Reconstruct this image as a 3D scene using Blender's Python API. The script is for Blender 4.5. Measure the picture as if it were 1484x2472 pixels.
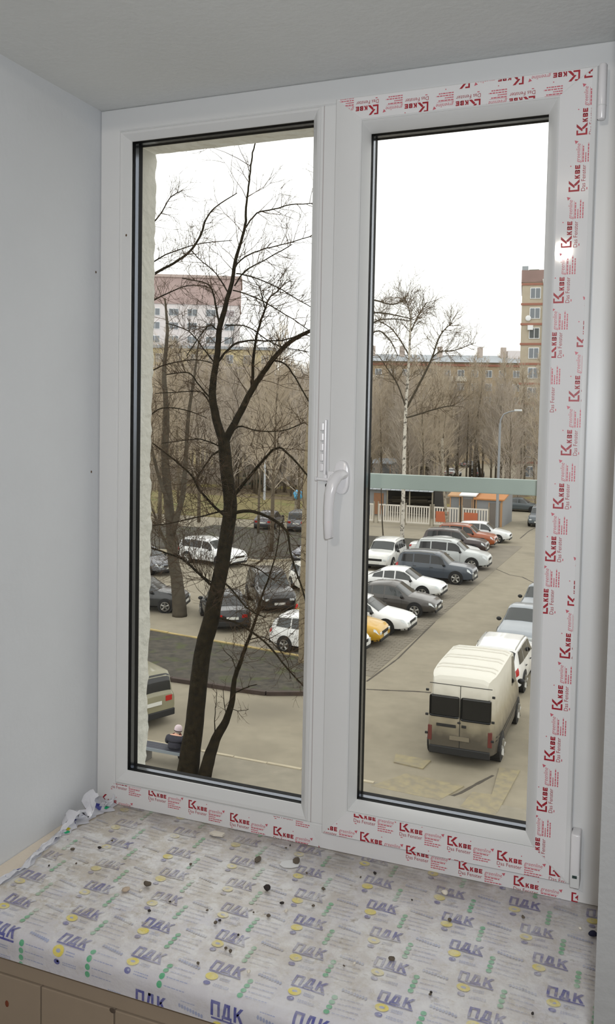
import bpy, bmesh, math, random
from mathutils import Vector, Matrix, noise
R = math.radians
scene = bpy.context.scene
for o in list(bpy.data.objects):
    bpy.data.objects.remove(o)
C = bpy.context.collection

# ------------------------------------------------------------------ camera
ZW = 8.2158                      # height of the lower glass edge above the yard
CAM = Vector((1.0748, -1.6209, ZW + 0.78416))
YAW, PITCH, ROLL = 0.382963, -0.052083, 0.018720
FPX, CX, CY, IW, IH = 2100.0, 742.0, 1128.654, 1484, 2472
fw = Vector((-math.sin(YAW)*math.cos(PITCH), math.cos(YAW)*math.cos(PITCH), math.sin(PITCH)))
r0 = Vector((math.cos(YAW), math.sin(YAW), 0))
u0 = r0.cross(fw)
rt = math.cos(ROLL)*r0 + math.sin(ROLL)*u0
up = -math.sin(ROLL)*r0 + math.cos(ROLL)*u0
cd = bpy.data.cameras.new('camera')
cam = bpy.data.objects.new('camera', cd)
C.objects.link(cam)
cam.matrix_world = Matrix(((rt.x, up.x, -fw.x, CAM.x), (rt.y, up.y, -fw.y, CAM.y), (rt.z, up.z, -fw.z, CAM.z), (0, 0, 0, 1)))
cd.sensor_fit = 'VERTICAL'
cd.sensor_height = 24.0
cd.lens = FPX/IH*24.0
cd.shift_y = -(IH/2 - CY)/IH
cd.shift_x = 0.0
cd.clip_start = 0.02
cd.clip_end = 1500
scene.camera = cam

# ------------------------------------------------------------------ world: overcast white sky
w = bpy.data.worlds.new('overcast_sky')
scene.world = w
w.use_nodes = True
bg = w.node_tree.nodes['Background']
bg.inputs[0].default_value = (1.0, 0.985, 0.96, 1)
bg.inputs[1].default_value = 1.7

vs = scene.view_settings
vs.view_transform = 'Standard'
vs.look = 'None'
vs.exposure = 0.0
vs.gamma = 1.0
vs.use_curve_mapping = False

def lamp(name, kind, loc, power, color, size, aim=None):
    l = bpy.data.lights.new(name, kind)
    l.energy = power
    l.color = color
    if kind == 'AREA':
        l.shape = 'DISK'
        l.size = size
    else:
        l.shadow_soft_size = size
    o = bpy.data.objects.new(name, l)
    C.objects.link(o)
    o.location = loc
    if aim is not None:
        o.rotation_euler = (Vector(aim) - Vector(loc)).to_track_quat('-Z', 'Y').to_euler()
    return o
# the camera's own flash, and the bulb of the room behind the camera
lamp('camera_flash', 'AREA', CAM + rt*0.03 + up*0.06 - fw*0.02, 12.6, (0.93, 0.97, 1.0), 0.05, CAM + fw*2.0 + up*0.1)
lamp('room_bulb', 'POINT', (.64, -2.55, ZW + 1.575), 23.0, (1.0, 0.91, 0.79), 0.03)

# ------------------------------------------------------------------ helpers
def lin(c):
    out = []
    for k in c[:3]:
        k = k/255.0
        out.append(k/12.92 if k <= 0.04045 else ((k + 0.055)/1.055)**2.4)
    return out

def mat(name, rgb, rough=0.6, metal=0.0, var=0.0, vscale=4.0, bump=0.0, bscale=60.0, coat=0.0, spec=0.5, detail=4.0):
    m = bpy.data.materials.new(name)
    m.use_nodes = True
    nt = m.node_tree
    b = nt.nodes['Principled BSDF']
    c = lin(rgb)
    b.inputs['Base Color'].default_value = (*c, 1)
    b.inputs['Roughness'].default_value = rough
    b.inputs['Metallic'].default_value = metal
    b.inputs['Specular IOR Level'].default_value = spec
    b.inputs['Coat Weight'].default_value = coat
    if coat: b.inputs['Coat Roughness'].default_value = 0.08
    if var or bump:
        tc = nt.nodes.new('ShaderNodeTexCoord')
    if var:
        n = nt.nodes.new('ShaderNodeTexNoise')
        n.inputs['Scale'].default_value = vscale
        n.inputs['Detail'].default_value = detail
        n.inputs['Roughness'].default_value = 0.65
        nt.links.new(tc.outputs['Object'], n.inputs['Vector'])
        cr = nt.nodes.new('ShaderNodeValToRGB')
        cr.color_ramp.elements[0].position = 0.3
        cr.color_ramp.elements[1].position = 0.7
        cr.color_ramp.elements[0].color = (*[max(0, k*(1 - var)) for k in c], 1)
        cr.color_ramp.elements[1].color = (*[min(1, k*(1 + var)) for k in c], 1)
        nt.links.new(n.outputs['Fac'], cr.inputs['Fac'])
        nt.links.new(cr.outputs['Color'], b.inputs['Base Color'])
    if bump:
        n2 = nt.nodes.new('ShaderNodeTexNoise')
        n2.inputs['Scale'].default_value = bscale
        n2.inputs['Detail'].default_value = 5.0
        nt.links.new(tc.outputs['Object'], n2.inputs['Vector'])
        bp = nt.nodes.new('ShaderNodeBump')
        bp.inputs['Strength'].default_value = bump
        bp.inputs['Distance'].default_value = 0.02
        nt.links.new(n2.outputs['Fac'], bp.inputs['Height'])
        nt.links.new(bp.outputs['Normal'], b.inputs['Normal'])
    return m

def two_tone(name, a, b_, scale, lo=0.45, hi=0.55, rough=0.9, detail=6.0, third=None, tscale=1.0, bump=0.0):
    """procedural ground: noise between two colours, patches of a third"""
    m = mat(name, a, rough)
    nt = m.node_tree
    b = nt.nodes['Principled BSDF']
    tc = nt.nodes.new('ShaderNodeTexCoord')
    n = nt.nodes.new('ShaderNodeTexNoise')
    n.inputs['Scale'].default_value = scale
    n.inputs['Detail'].default_value = detail
    n.inputs['Roughness'].default_value = 0.7
    nt.links.new(tc.outputs['Object'], n.inputs['Vector'])
    cr = nt.nodes.new('ShaderNodeValToRGB')
    cr.color_ramp.elements[0].position = lo
    cr.color_ramp.elements[1].position = hi
    cr.color_ramp.elements[0].color = (*lin(a), 1)
    cr.color_ramp.elements[1].color = (*lin(b_), 1)
    nt.links.new(n.outputs['Fac'], cr.inputs['Fac'])
    out = cr.outputs['Color']
    if third:
        n3 = nt.nodes.new('ShaderNodeTexNoise')
        n3.inputs['Scale'].default_value = tscale
        n3.inputs['Detail'].default_value = 5.0
        nt.links.new(tc.outputs['Object'], n3.inputs['Vector'])
        c3 = nt.nodes.new('ShaderNodeValToRGB')
        c3.color_ramp.elements[0].position = 0.55
        c3.color_ramp.elements[1].position = 0.68
        nt.links.new(n3.outputs['Fac'], c3.inputs['Fac'])
        mx = nt.nodes.new('ShaderNodeMix')
        mx.data_type = 'RGBA'
        nt.links.new(c3.outputs['Color'], mx.inputs[0])
        nt.links.new(out, mx.inputs[6])
        mx.inputs[7].default_value = (*lin(third), 1)
        out = mx.outputs[2]
    nt.links.new(out, b.inputs['Base Color'])
    if bump:
        bp = nt.nodes.new('ShaderNodeBump')
        bp.inputs['Strength'].default_value = bump
        bp.inputs['Distance'].default_value = 0.05
        nt.links.new(n.outputs['Fac'], bp.inputs['Height'])
        nt.links.new(bp.outputs['Normal'], b.inputs['Normal'])
    return m

class MB:
    def __init__(self):
        self.v, self.f, self.m, self.k = [], [], [], 0
    def add(self, vs_, fs):
        o = len(self.v)
        self.v += [tuple(p) for p in vs_]
        for f in fs:
            self.f.append(tuple(i + o for i in f))
            self.m.append(self.k)
        return self
    def hexa(self, p):
        return self.add(p, [(0, 3, 2, 1), (4, 5, 6, 7), (0, 1, 5, 4), (1, 2, 6, 5), (2, 3, 7, 6), (3, 0, 4, 7)])
    def box(self, x0, x1, y0, y1, z0, z1):
        return self.hexa([(x0, y0, z0), (x1, y0, z0), (x1, y1, z0), (x0, y1, z0), (x0, y0, z1), (x1, y0, z1), (x1, y1, z1), (x0, y1, z1)])
    def bbox(self, x0, x1, y0, y1, z0, z1, b):
        """box with chamfered edges"""
        bm = bmesh.new()
        bmesh.ops.create_cube(bm, size=1.0)
        for v in bm.verts:
            v.co = Vector(((x0 + x1)/2 + v.co.x*(x1 - x0), (y0 + y1)/2 + v.co.y*(y1 - y0), (z0 + z1)/2 + v.co.z*(z1 - z0)))
        bmesh.ops.bevel(bm, geom=bm.edges[:], offset=b, segments=2, profile=0.5, affect='EDGES')
        bm.verts.index_update()
        self.add([v.co.copy() for v in bm.verts], [[v.index for v in f.verts] for f in bm.faces])
        bm.free()
        return self
    def tube(self, pts, rad, n=6, cap=True, flat=1.0):
        pts = [Vector(p) for p in pts]
        if not hasattr(rad, '__len__'):
            rad = [rad]*len(pts)
        o = len(self.v)
        ref = None
        for i, p in enumerate(pts):
            t = pts[min(i + 1, len(pts) - 1)] - pts[max(i - 1, 0)]
            t = t.normalized() if t.length > 1e-9 else Vector((0, 0, 1))
            if ref is None:
                ref = Vector((1, 0, 0)) if abs(t.x) < 0.8 else Vector((0, 1, 0))
            a = ref - t*ref.dot(t)
            if a.length < 1e-6:
                a = t.orthogonal()
            a.normalize()
            ref = a
            b = t.cross(a)
            for k in range(n):
                th = 2*math.pi*k/n
                self.v.append(tuple(p + (a*math.cos(th) + b*math.sin(th)*flat)*rad[i]))
        for i in range(len(pts) - 1):
            for k in range(n):
                k2 = (k + 1) % n
                self.f.append((o + i*n + k, o + i*n + k2, o + (i + 1)*n + k2, o + (i + 1)*n + k))
                self.m.append(self.k)
        if cap and n > 2:
            self.f.append(tuple(o + k for k in reversed(range(n))))
            self.f.append(tuple(o + (len(pts) - 1)*n + k for k in range(n)))
            self.m += [self.k, self.k]
        return self
    def ell(self, c, r, nu=10, nv=7):
        vs_ = [(c[0], c[1], c[2] - r[2])]
        for j in range(1, nv):
            ph = -math.pi/2 + math.pi*j/nv
            for i in range(nu):
                th = 2*math.pi*i/nu
                vs_.append((c[0] + r[0]*math.cos(ph)*math.cos(th), c[1] + r[1]*math.cos(ph)*math.sin(th), c[2] + r[2]*math.sin(ph)))
        vs_.append((c[0], c[1], c[2] + r[2]))
        fs = []
        for i in range(nu):
            i2 = (i + 1) % nu
            fs.append((0, 1 + i2, 1 + i))
            for j in range(nv - 2):
                a = 1 + j*nu
                fs.append((a + i, a + i2, a + nu + i2, a + nu + i))
            a = 1 + (nv - 2)*nu
            fs.append((a + i, a + i2, len(vs_) - 1))
        return self.add(vs_, fs)
    def prism(self, poly, z0, z1):
        n = len(poly)
        vs_ = [(p[0], p[1], z0) for p in poly] + [(p[0], p[1], z1) for p in poly]
        fs = [tuple(reversed(range(n))), tuple(range(n, 2*n))]
        for i in range(n):
            j = (i + 1) % n
            fs.append((i, j, n + j, n + i))
        return self.add(vs_, fs)
    def xf(self, M):
        self.v = [tuple(M @ Vector(p)) for p in self.v]
        return self
    def mesh(self, name, mats, smooth=None):
        me = bpy.data.meshes.new(name)
        me.from_pydata(self.v, [], self.f)
        if not isinstance(mats, (list, tuple)):
            mats = [mats]
        for m in mats:
            me.materials.append(m)
        if len(mats) > 1:
            me.polygons.foreach_set('material_index', self.m)
        me.update()
        if smooth is not None:
            me.shade_smooth()
            if smooth < 179:
                me.set_sharp_from_angle(angle=R(smooth))
        return me
    def build(self, name, mats, parent=None, smooth=None, loc=None):
        if loc is not None:
            self.v = [(p[0] - loc[0], p[1] - loc[1], p[2] - loc[2]) for p in self.v]
        return obj(name, self.mesh(name, mats, smooth), parent, loc)

def obj(name, me, parent=None, loc=None):
    o = bpy.data.objects.new(name, me)
    C.objects.link(o)
    if parent: o.parent = parent
    if loc is not None: o.location = loc
    return o
def tag(o, label=None, cat=None, group=None, kind=None):
    if label: o['label'] = label
    if cat: o['category'] = cat
    if group: o['group'] = group
    if kind: o['kind'] = kind
    return o
def empty(name, loc, rz=0.0):
    o = bpy.data.objects.new(name, None)
    o.empty_display_size = 0.2
    C.objects.link(o)
    o.location = loc
    o.rotation_euler = (0, 0, rz)
    return o
def copy_tree(o, parent=None):
    c = o.copy()
    C.objects.link(c)
    c.parent = parent
    for ch in o.children:
        copy_tree(ch, c)
    return c

def pix_ray(px, py):
    return fw + rt*((px - CX)/FPX) - up*((py - CY)/FPX)
def gp(px, py, z=0.0):
    """a point of the yard (or of the level z above it) read off the photograph"""
    d = pix_ray(px, py)
    t = (z - CAM.z)/d.z
    return CAM + d*t
def yp(px, py, y):
    d = pix_ray(px, py)
    return CAM + d*((y - CAM.y)/d.y)

# ------------------------------------------------------------------ materials
m_plaster = mat('white_painted_plaster', (207, 209, 212), 0.85, var=0.03, vscale=3, bump=0.04, bscale=90)
m_soffit = mat('white_soffit_paint', (214, 215, 214), 0.85, var=0.02, vscale=3, bump=0.1, bscale=90)
m_room = mat('room_paint', (205, 203, 200), 0.9)
m_floorm = mat('room_floor_screed', (150, 142, 132), 0.8, var=0.1)
m_outwall = mat('outer_render', (196, 194, 186), 0.9, var=0.06, vscale=12, bump=0.5, bscale=40)
m_pvc = mat('white_pvc', (218, 218, 218), 0.32, var=0.01, vscale=8)
m_pvc2 = mat('white_pvc_bead', (212, 212, 212), 0.38)
m_film = mat('clear_protective_film', (222, 221, 222), 0.045, spec=0.25)
m_hw = mat('white_lacquered_metal', (226, 224, 226), 0.22)
m_gasket = mat('black_rubber', (8, 8, 9), 0.6, spec=0.1)
m_spacer = mat('dark_aluminium_spacer', (104, 109, 118), 0.22, metal=0.95)
m_screw = mat('screw_steel', (120, 120, 122), 0.25, metal=1.0)
m_print_r = mat('red_film_print', (158, 24, 42), 0.4, var=0.2, vscale=30)
m_print_r2 = mat('pale_red_film_print', (196, 96, 110), 0.4)
m_tile = mat('beige_wall_tile', (158, 142, 124), 0.6, var=0.05, vscale=6)
m_joint = mat('tile_joint', (122, 106, 90), 0.9)
m_bar = mat('grey_green_rail_paint', (178, 190, 184), 0.5, var=0.03, vscale=20)

def glass_mat():
    m = bpy.data.materials.new('window_glass')
    m.use_nodes = True
    nt = m.node_tree
    nt.nodes.clear()
    out = nt.nodes.new('ShaderNodeOutputMaterial')
    tr = nt.nodes.new('ShaderNodeBsdfTransparent')
    tr.inputs[0].default_value = (0.985, 0.99, 0.985, 1)
    gl = nt.nodes.new('ShaderNodeBsdfGlossy')
    gl.inputs['Roughness'].default_value = 0.0
    fr = nt.nodes.new('ShaderNodeFresnel')
    fr.inputs['IOR'].default_value = 1.10
    mx = nt.nodes.new('ShaderNodeMixShader')
    nt.links.new(fr.outputs[0], mx.inputs[0])
    nt.links.new(tr.outputs[0], mx.inputs[1])
    nt.links.new(gl.outputs[0], mx.inputs[2])
    du = nt.nodes.new('ShaderNodeBsdfTranslucent')
    du.inputs[0].default_value = (0.9, 0.9, 0.88, 1)
    tc = nt.nodes.new('ShaderNodeTexCoord')
    n = nt.nodes.new('ShaderNodeTexNoise')
    n.inputs['Scale'].default_value = 5.0
    n.inputs['Detail'].default_value = 6.0
    nt.links.new(tc.outputs['Object'], n.inputs['Vector'])
    mr = nt.nodes.new('ShaderNodeMapRange')
    mr.inputs[1].default_value = 0.3
    mr.inputs[2].default_value = 0.8
    mr.inputs[3].default_value = 0.0006
    mr.inputs[4].default_value = 0.0022
    nt.links.new(n.outputs['Fac'], mr.inputs[0])
    m2 = nt.nodes.new('ShaderNodeMixShader')
    nt.links.new(mr.outputs[0], m2.inputs[0])
    nt.links.new(mx.outputs[0], m2.inputs[1])
    nt.links.new(du.outputs[0], m2.inputs[2])
    nt.links.new(m2.outputs[0], out.inputs[0])
    return m
m_glass = glass_mat()

# ------------------------------------------------------------------ the room
XL, XR = -0.069, 1.012            # reveals
ZS, ZT = ZW - 0.074, ZW + 1.447   # sill plane and soffit
YB = -0.455                        # face of the wall under the sill
YR, YO = -0.640, 0.118            # room face and outer face of the wall
FLOOR, CEIL = ZW - 0.93, ZW + 1.85
RX0, RX1, RY0 = -1.3, 2.6, -4.4
def struct(name, mb, m, label, cat, smooth=None):
    return tag(mb.build(name, m, smooth=smooth), label, cat, kind='structure')
struct('floor', MB().box(RX0 - .2, RX1 + .2, RY0 - .2, YB, FLOOR - .2, FLOOR), m_floorm, 'grey screed floor of the room under the window', 'floor')
struct('ceiling', MB().box(RX0 - .2, RX1 + .2, RY0 - .2, YR, CEIL, CEIL + .2), m_room, 'white ceiling of the room behind the window niche', 'ceiling')
struct('wall_left', MB().box(RX0 - .2, RX0, RY0, YR, FLOOR, CEIL), m_room, 'pale side wall of the room to the left', 'wall')
struct('wall_right', MB().box(RX1, RX1 + .2, RY0, YR, FLOOR, CEIL), m_room, 'pale side wall of the room to the right', 'wall')
struct('wall_back', MB().box(RX0, RX1, RY0 - .2, RY0, FLOOR, CEIL), m_room, 'pale rear wall of the room', 'wall')
# window wall: reveals and soffit
struct('wall_window_left', MB().box(RX0 - .2, XL, YR, 0.06, FLOOR - .2, CEIL + .2), m_plaster, 'smooth white plastered reveal left of the window', 'wall')
XRW = lambda y: XR + .0300*max(0.0, -y)      # the right reveal splays a little into the room
rw = MB()
for za, zb in ((FLOOR - .2, CEIL + .2),):
    rw.hexa([(XRW(-.60), -.60, za), (RX1 + .2, -.60, za), (RX1 + .2, .06, za), (XR, .06, za), (XRW(-.60), -.60, zb), (RX1 + .2, -.60, zb), (RX1 + .2, .06, zb), (XR, .06, zb)])
m_plaster_dark = mat('darkened_plaster', (150, 150, 150), .9, var=.04, vscale=3, bump=.1, bscale=80)  # plaster darkened to offset the strong flash and bulb on this near wall
struct('wall_window_right', rw, m_plaster_dark, 'white plastered reveal at the right picture edge', 'wall')
struct('wall_window_top', MB().box(XL, XR, YR, 0.06, ZT, CEIL + .2), m_soffit, 'grey white soffit above the window', 'wall')
wb = struct('wall_window_bottom', MB().box(XL, XR, YB, 0.06, FLOOR - .2, ZS - .047), m_joint, 'beige wall below the window sill', 'wall')
def tile(x0, x1, z0, z1):
    return MB().bbox(x0, x1, YB - .008, YB + .004, z0, z1, .0015).build('tile', m_tile, wb)
xs = [XL, 0.1395, 0.2865, 0.4335, 0.5805, 0.7275, 0.8745, XR]
for a, b in zip(xs[:-1], xs[1:]):
    tile(a + .0015, b - .0015, ZW - .41, ZW - .178)
    tile(a + .0015, b - .0015, ZW - .64, ZW - .413)
    tile(a + .0015, b - .0015, ZW - .87, ZW - .643)
MB().box(XL, XR, YB - .006, YB + .002, ZW - .175, ZS - .047).build('plaster_band', m_tile, wb)
m_stain = mat('rust_stain', (120, 60, 36), 0.9)
m_dark = mat('dark_hole', (84, 72, 62), 0.9)
MB().ell((0.0686, YB - .0085, ZW - .2269), (.004, .001, .006), 8, 5).build('rust_stain', m_stain, wb)
MB().ell((0.284, YB - .0085, ZW - .179), (.006, .001, .0045), 8, 5).build('filled_hole', m_dark, wb)
# outer wall layer with broken render edges seen through the left pane
def jag(n, a, b, amp, seed):
    rnd = random.Random(seed)
    out = []
    for i in range(n + 1):
        t = i/n
        k = noise.noise(Vector((t*9.0, seed, 0)))*0.6 + noise.noise(Vector((t*31.0, seed, 3)))*0.3 + rnd.uniform(-.25, .25)
        out.append((a + (b - a)*t, k*amp))
    return out
ol = MB()
pts = jag(130, ZW - .35, ZW + 1.385, 0.0095, 3)
for i in range(len(pts) - 1):
    (za, ja), (zb, jb) = pts[i], pts[i + 1]
    ta, tb = (za - ZW)/1.38, (zb - ZW)/1.38
    ya, yb = 0.098 + .017*ta + ja, 0.098 + .017*tb + jb
    xi = -0.010
    ol.hexa([(RX0, .06, za), (xi, .046, za), (xi + ja*.4, ya, za), (RX0, YO, za), (RX0, .06, zb), (xi, .046, zb), (xi + jb*.4, yb, zb), (RX0, YO, zb)])
struct('wall_outer_left', ol, m_outwall, 'rough cream render edge outside the left pane', 'wall', 40)
ot = MB()
pts = jag(110, -0.012, XR + .1, 0.009, 8)
for i in range(len(pts) - 1):
    (xa, ja), (xb, jb) = pts[i], pts[i + 1]
    zi = ZW + 1.3855
    ot.hexa([(xa, .046, zi), (xb, .046, zi), (xb, .112 + jb, zi + jb*.5), (xa, .112 + ja, zi + ja*.5), (xa, .046, CEIL), (xb, .046, CEIL), (xb, .112 + jb, CEIL), (xa, .112 + ja, CEIL)])
ot.box(RX0, -0.010, .06, YO - .004, ZW + 1.385, CEIL)
m_outtop = mat('lightened_render', (232, 230, 224), 0.9, var=0.06, vscale=12, bump=0.5, bscale=40)  # outer render lightened to put the flash on its underside into the colour
struct('wall_outer_top', ot, m_outtop, 'rough cream render edge above the left pane outside', 'wall', 40)
struct('wall_outer_right', MB().box(0.955, RX1, .062, YO, ZW - .35, CEIL), m_outwall, 'cream render outside at the right of the window', 'wall')
struct('wall_outer_bottom', MB().box(RX0, RX1, .062, YO, 0.0, ZW - .36), m_outwall, 'cream facade below the window outside', 'wall')
struct('trim_1', MB().hexa([(-.01, .05, ZW - .075), (.955, .05, ZW - .075), (.955, .16, ZW - .12), (-.01, .16, ZW - .12), (-.01, .05, ZW - .07), (.955, .05, ZW - .07), (.955, .16, ZW - .115), (-.01, .16, ZW - .115)]), m_bar, 'pale metal drip sill outside under the window', 'sill')

# ------------------------------------------------------------------ window_1: fixed frame with the left light
def ring(mb, outer, inner, prof, members='LRTB'):
    """sweep profile [(f, y)] between outer and inner rectangles with mitred corners (z relative to ZW)"""
    def corner(f):
        x0 = outer[0] + (inner[0] - outer[0])*f
        x1 = outer[1] + (inner[1] - outer[1])*f
        z0 = outer[2] + (inner[2] - outer[2])*f
        z1 = outer[3] + (inner[3] - outer[3])*f
        return x0, x1, z0, z1
    ends = {'B': (0, 2, 1, 2), 'T': (1, 3, 0, 3), 'L': (0, 3, 0, 2), 'R': (1, 2, 1, 3)}
    for k in members:
        a, b, c, d = ends[k]
        vs_ = []
        for f, y in prof:
            q = corner(f)
            vs_.append((q[a], y, ZW + q[b]))
            vs_.append((q[c], y, ZW + q[d]))
        n = len(prof)
        fs = [(2*i, 2*i + 1, 2*i + 3, 2*i + 2) for i in range(n - 1)]
        fs.append((2*n - 2, 2*n - 1, 1, 0))
        fs.append(tuple(2*i for i in reversed(range(n))))
        fs.append(tuple(2*i + 1 for i in range(n)))
        mb.add(vs_, fs)
    return mb
def fix_normals(o):
    bm = bmesh.new()
    bm.from_mesh(o.data)
    bmesh.ops.recalc_face_normals(bm, faces=bm.faces[:])
    bm.to_mesh(o.data)
    bm.free()
    return o
win = tag(empty('window_1', (0, 0, ZW)), 'white plastic window frame with the fixed left pane', 'window', kind='structure')
def wpart(name, mb, m, parent=win, smooth=None):
    """part built in room coordinates, stored relative to the window's base"""
    o = fix_normals(mb.build(name, m, parent, None))
    o.data.transform(Matrix.Translation((0, 0, -ZW)))
    if smooth is not None:
        o.data.shade_smooth()
        o.data.set_sharp_from_angle(angle=R(smooth))
    return o
FO = (XL + .0005, 1.008, -.0735, 1.4465)
FI = (-.020, 0.945, -.0255, 1.3980)
YF = -0.015
prof = [(0, .055), (0, YF + .002), (.04, YF), (.94, YF), (1.0, YF + .003), (1.0, .055)]
for k, nm in (('L', 'frame_jamb'), ('R', 'frame_jamb'), ('T', 'frame_head'), ('B', 'frame_sill_rail')):
    wpart(nm, ring(MB(), FO, FI, prof, k), m_pvc)
wpart('mullion', MB().bbox(.4416, .4960, YF, .055, ZW + FI[2], ZW + FI[3], .0015), m_pvc)
wpart('mullion_shade_line', MB().box(.4485, .4500, YF - .0004, YF + .001, ZW + FI[2], ZW + FI[3]), mat('shadow_line_pvc', (176, 168, 168), 0.6))  # no groove is cut; the darker strip paints its shade
OL = (0.0, .4216, 0.0, 1.38)
bprof = [(0, .003), (0, YF + .001), (.12, YF - .0005), (.35, YF + .001), (.9, -.002), (1, .0005), (1, .004)]
for k in 'LRTB':
    wpart('glazing_bead', ring(MB(), (-.020, .4416, -.0255, 1.398), OL, bprof, k), m_pvc2)
def glazing(rect, parent):
    x0, x1, z0, z1 = rect
    big = (x0 - .012, x1 + .012, z0 - .012, z1 + .012)
    for (ya, yb, m, nm, ins) in ((.0035, .0150, m_gasket, 'inner_gasket', 0.0), (.0151, .0275, m_spacer, 'spacer_bar', 0.0008), (.0276, .044, m_gasket, 'outer_gasket', 0.0)):
        inn = (x0 + ins, x1 - ins, z0 + ins, z1 - ins)
        wpart(nm, ring(MB(), big, inn, [(0, ya), (1, ya), (1, yb), (0, yb)]), m, parent)
    for y in (.0075, .0335):
        wpart('glass_pane', MB().box(x0 - .002, x1 + .002, y, y + .004, ZW + z0 - .002, ZW + z1 + .002), m_glass, parent)
glazing(OL, win)

# ------------------------------------------------------------------ window_2: the hinged right sash
sash = tag(empty('window_2', (0, 0, ZW)), 'white opening sash with right pane and red printed film', 'window', kind='structure')
SO = (.4790, .9560, -.0345, 1.4015)
OR = (.5404, .8721, .0321, 1.3403)
SI = (.5320, .8930, .0200, 1.3560)
YS = -0.033
prof = [(0, YF - .0008), (0, YS + .004), (.03, YS + .001), (.08, YS), (.95, YS), (1.0, YS + .002), (1.0, .05)]
for k, nm in (('L', 'sash_stile'), ('R', 'sash_stile'), ('T', 'sash_rail'), ('B', 'sash_rail')):
    wpart(nm, ring(MB(), SO, SI, prof, k), m_pvc, sash, 30)
bprof2 = [(0, .003), (0, YS + .003), (.1, YS + .002), (.3, YS + .005), (.85, -.004), (1, .0005), (1, .004)]
for k in 'LRTB':
    wpart('glazing_bead', ring(MB(), SI, OR, bprof2, k), m_pvc2, sash, 30)
glazing(OR, sash)

# handle
hd = wpart('handle', MB(), m_hw, sash)
def ros(mb, cx, cz, hw_, hh, y0, y1, n=28):
    pts_ = []
    for i in range(n):
        th = 2*math.pi*i/n
        c_, s_ = math.cos(th), math.sin(th)
        pts_.append((cx + hw_*math.copysign(abs(c_)**.8, c_), cz + hh*math.copysign(abs(s_)**.7, s_)))
    vs_ = [(x, y0, z) for x, z in pts_] + [(cx + (x - cx)*.97, y1 + .001, cz + (z - cz)*.97) for x, z in pts_] + [(cx + (x - cx)*.88, y1, cz + (z - cz)*.92) for x, z in pts_]
    fs = [tuple(range(2*n, 3*n))]
    for i in range(n):
        j = (i + 1) % n
        fs += [(i, j, n + j, n + i), (n + i, n + j, 2*n + j, 2*n + i)]
    mb.add(vs_, fs)
    return mb
hz0 = ZW + .6785
wpart('rosette', ros(MB(), .5085, hz0, .0155, .033, YS, YS - .009), m_hw, hd, 50)
lev = MB()
lp = [(.511, YS - .006, hz0 + .006), (.5105, YS - .022, hz0 + .006), (.508, YS - .036, hz0 + .001), (.5035, YS - .043, hz0 - .012), (.5005, YS - .046, hz0 - .030), (.4985, YS - .046, hz0 - .055), (.4980, YS - .045, hz0 - .085), (.4990, YS - .043, hz0 - .1125), (.4995, YS - .0428, hz0 - .1140)]
lev.tube(lp, [.0125, .0120, .0120, .0115, .0105, .0098, .0094, .0092, .0082], 14, True, 0.8)
wpart('lever', lev, m_hw, hd, 60)
# hinges
def hinge(x, z0, z1, r):
    h = wpart('hinge', MB().tube([(x, YS - .005, z0), (x, YS - .005, z0 + .002), (x, YS - .005, z1 - .002), (x, YS - .005, z1)], [r*.8, r, r, r*.8], 16), m_hw, sash, 50)
    return h
h1 = hinge(.9640, ZW + 1.308, ZW + 1.400, .0072)
wpart('pin_cap', MB().tube([(.9640, YS - .005, ZW + 1.330), (.9640, YS - .005, ZW + 1.3315)], .0076, 16), m_pvc2, h1)
h2 = wpart('hinge', MB().bbox(.9565, .9730, YS - .016, YF, ZW - .028, ZW + .066, .003), m_hw, sash, 50)
wpart('hinge_cap', MB().bbox(.9575, .9735, YS - .018, YF - .002, ZW - .030, ZW - .006, .0015), m_pvc2, h2)
wpart('screw_recess', MB().box(.9610, .9690, YS - .0186, YS - .017, ZW - .012, ZW - .007), mat('dark_recess', (40, 60, 58), 0.6), h2)
# opening limiter comb on the mullion
cb = empty('opening_limiter', (.4615, YF, ZW + .73))
tag(cb, 'white plastic ventilation comb on the middle post beside the handle', 'window limiter')
def cpart(nm, mb, m, parent=cb, smooth=None):
    o = fix_normals(mb.build(nm, m, parent))
    o.data.transform(Matrix.Translation((-.4615, -YF, -(ZW + .73))))
    return o
for i in range(5):
    z = ZW + .688 + i*.0200
    cpart('comb_tooth', MB().bbox(.4555, .4640, YF - .009, YF - .0004, z, z + .016, .002), m_hw)
cpart('comb_spine', MB().bbox(.4645, .4700, YF - .010, YF - .0004, ZW + .672, ZW + .790, .0015), m_hw)
cpart('catch_pin', MB().tube([(.4545, YS - .004, ZW + .674), (.4570, YS - .004, ZW + .674), (.4575, YS - .004, ZW + .674), (.4830, YS - .004, ZW + .673)], [.0046, .0046, .0028, .0028], 10), m_hw)
cpart('catch_plate', MB().bbox(.4790, .4930, YS - .007, YS - .0004, ZW + .655, ZW + .690, .002), m_hw)
cpart('comb_arm', MB().bbox(.4655, .4735, YF - .012, YF - .0004, ZW + .668, ZW + .682, .002), m_hw)
sc = cpart('screw', MB().tube([(.4715, YF - .0005, ZW + .6605), (.4715, YF - .004, ZW + .6605), (.4715, YF - .0045, ZW + .6605)], [.0042, .0042, .003], 14), m_screw)
cpart('screw_slot', MB().box(.4700, .4730, YF - .0049, YF - .0044, ZW + .6598, ZW + .6612), m_gasket, sc)

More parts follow.
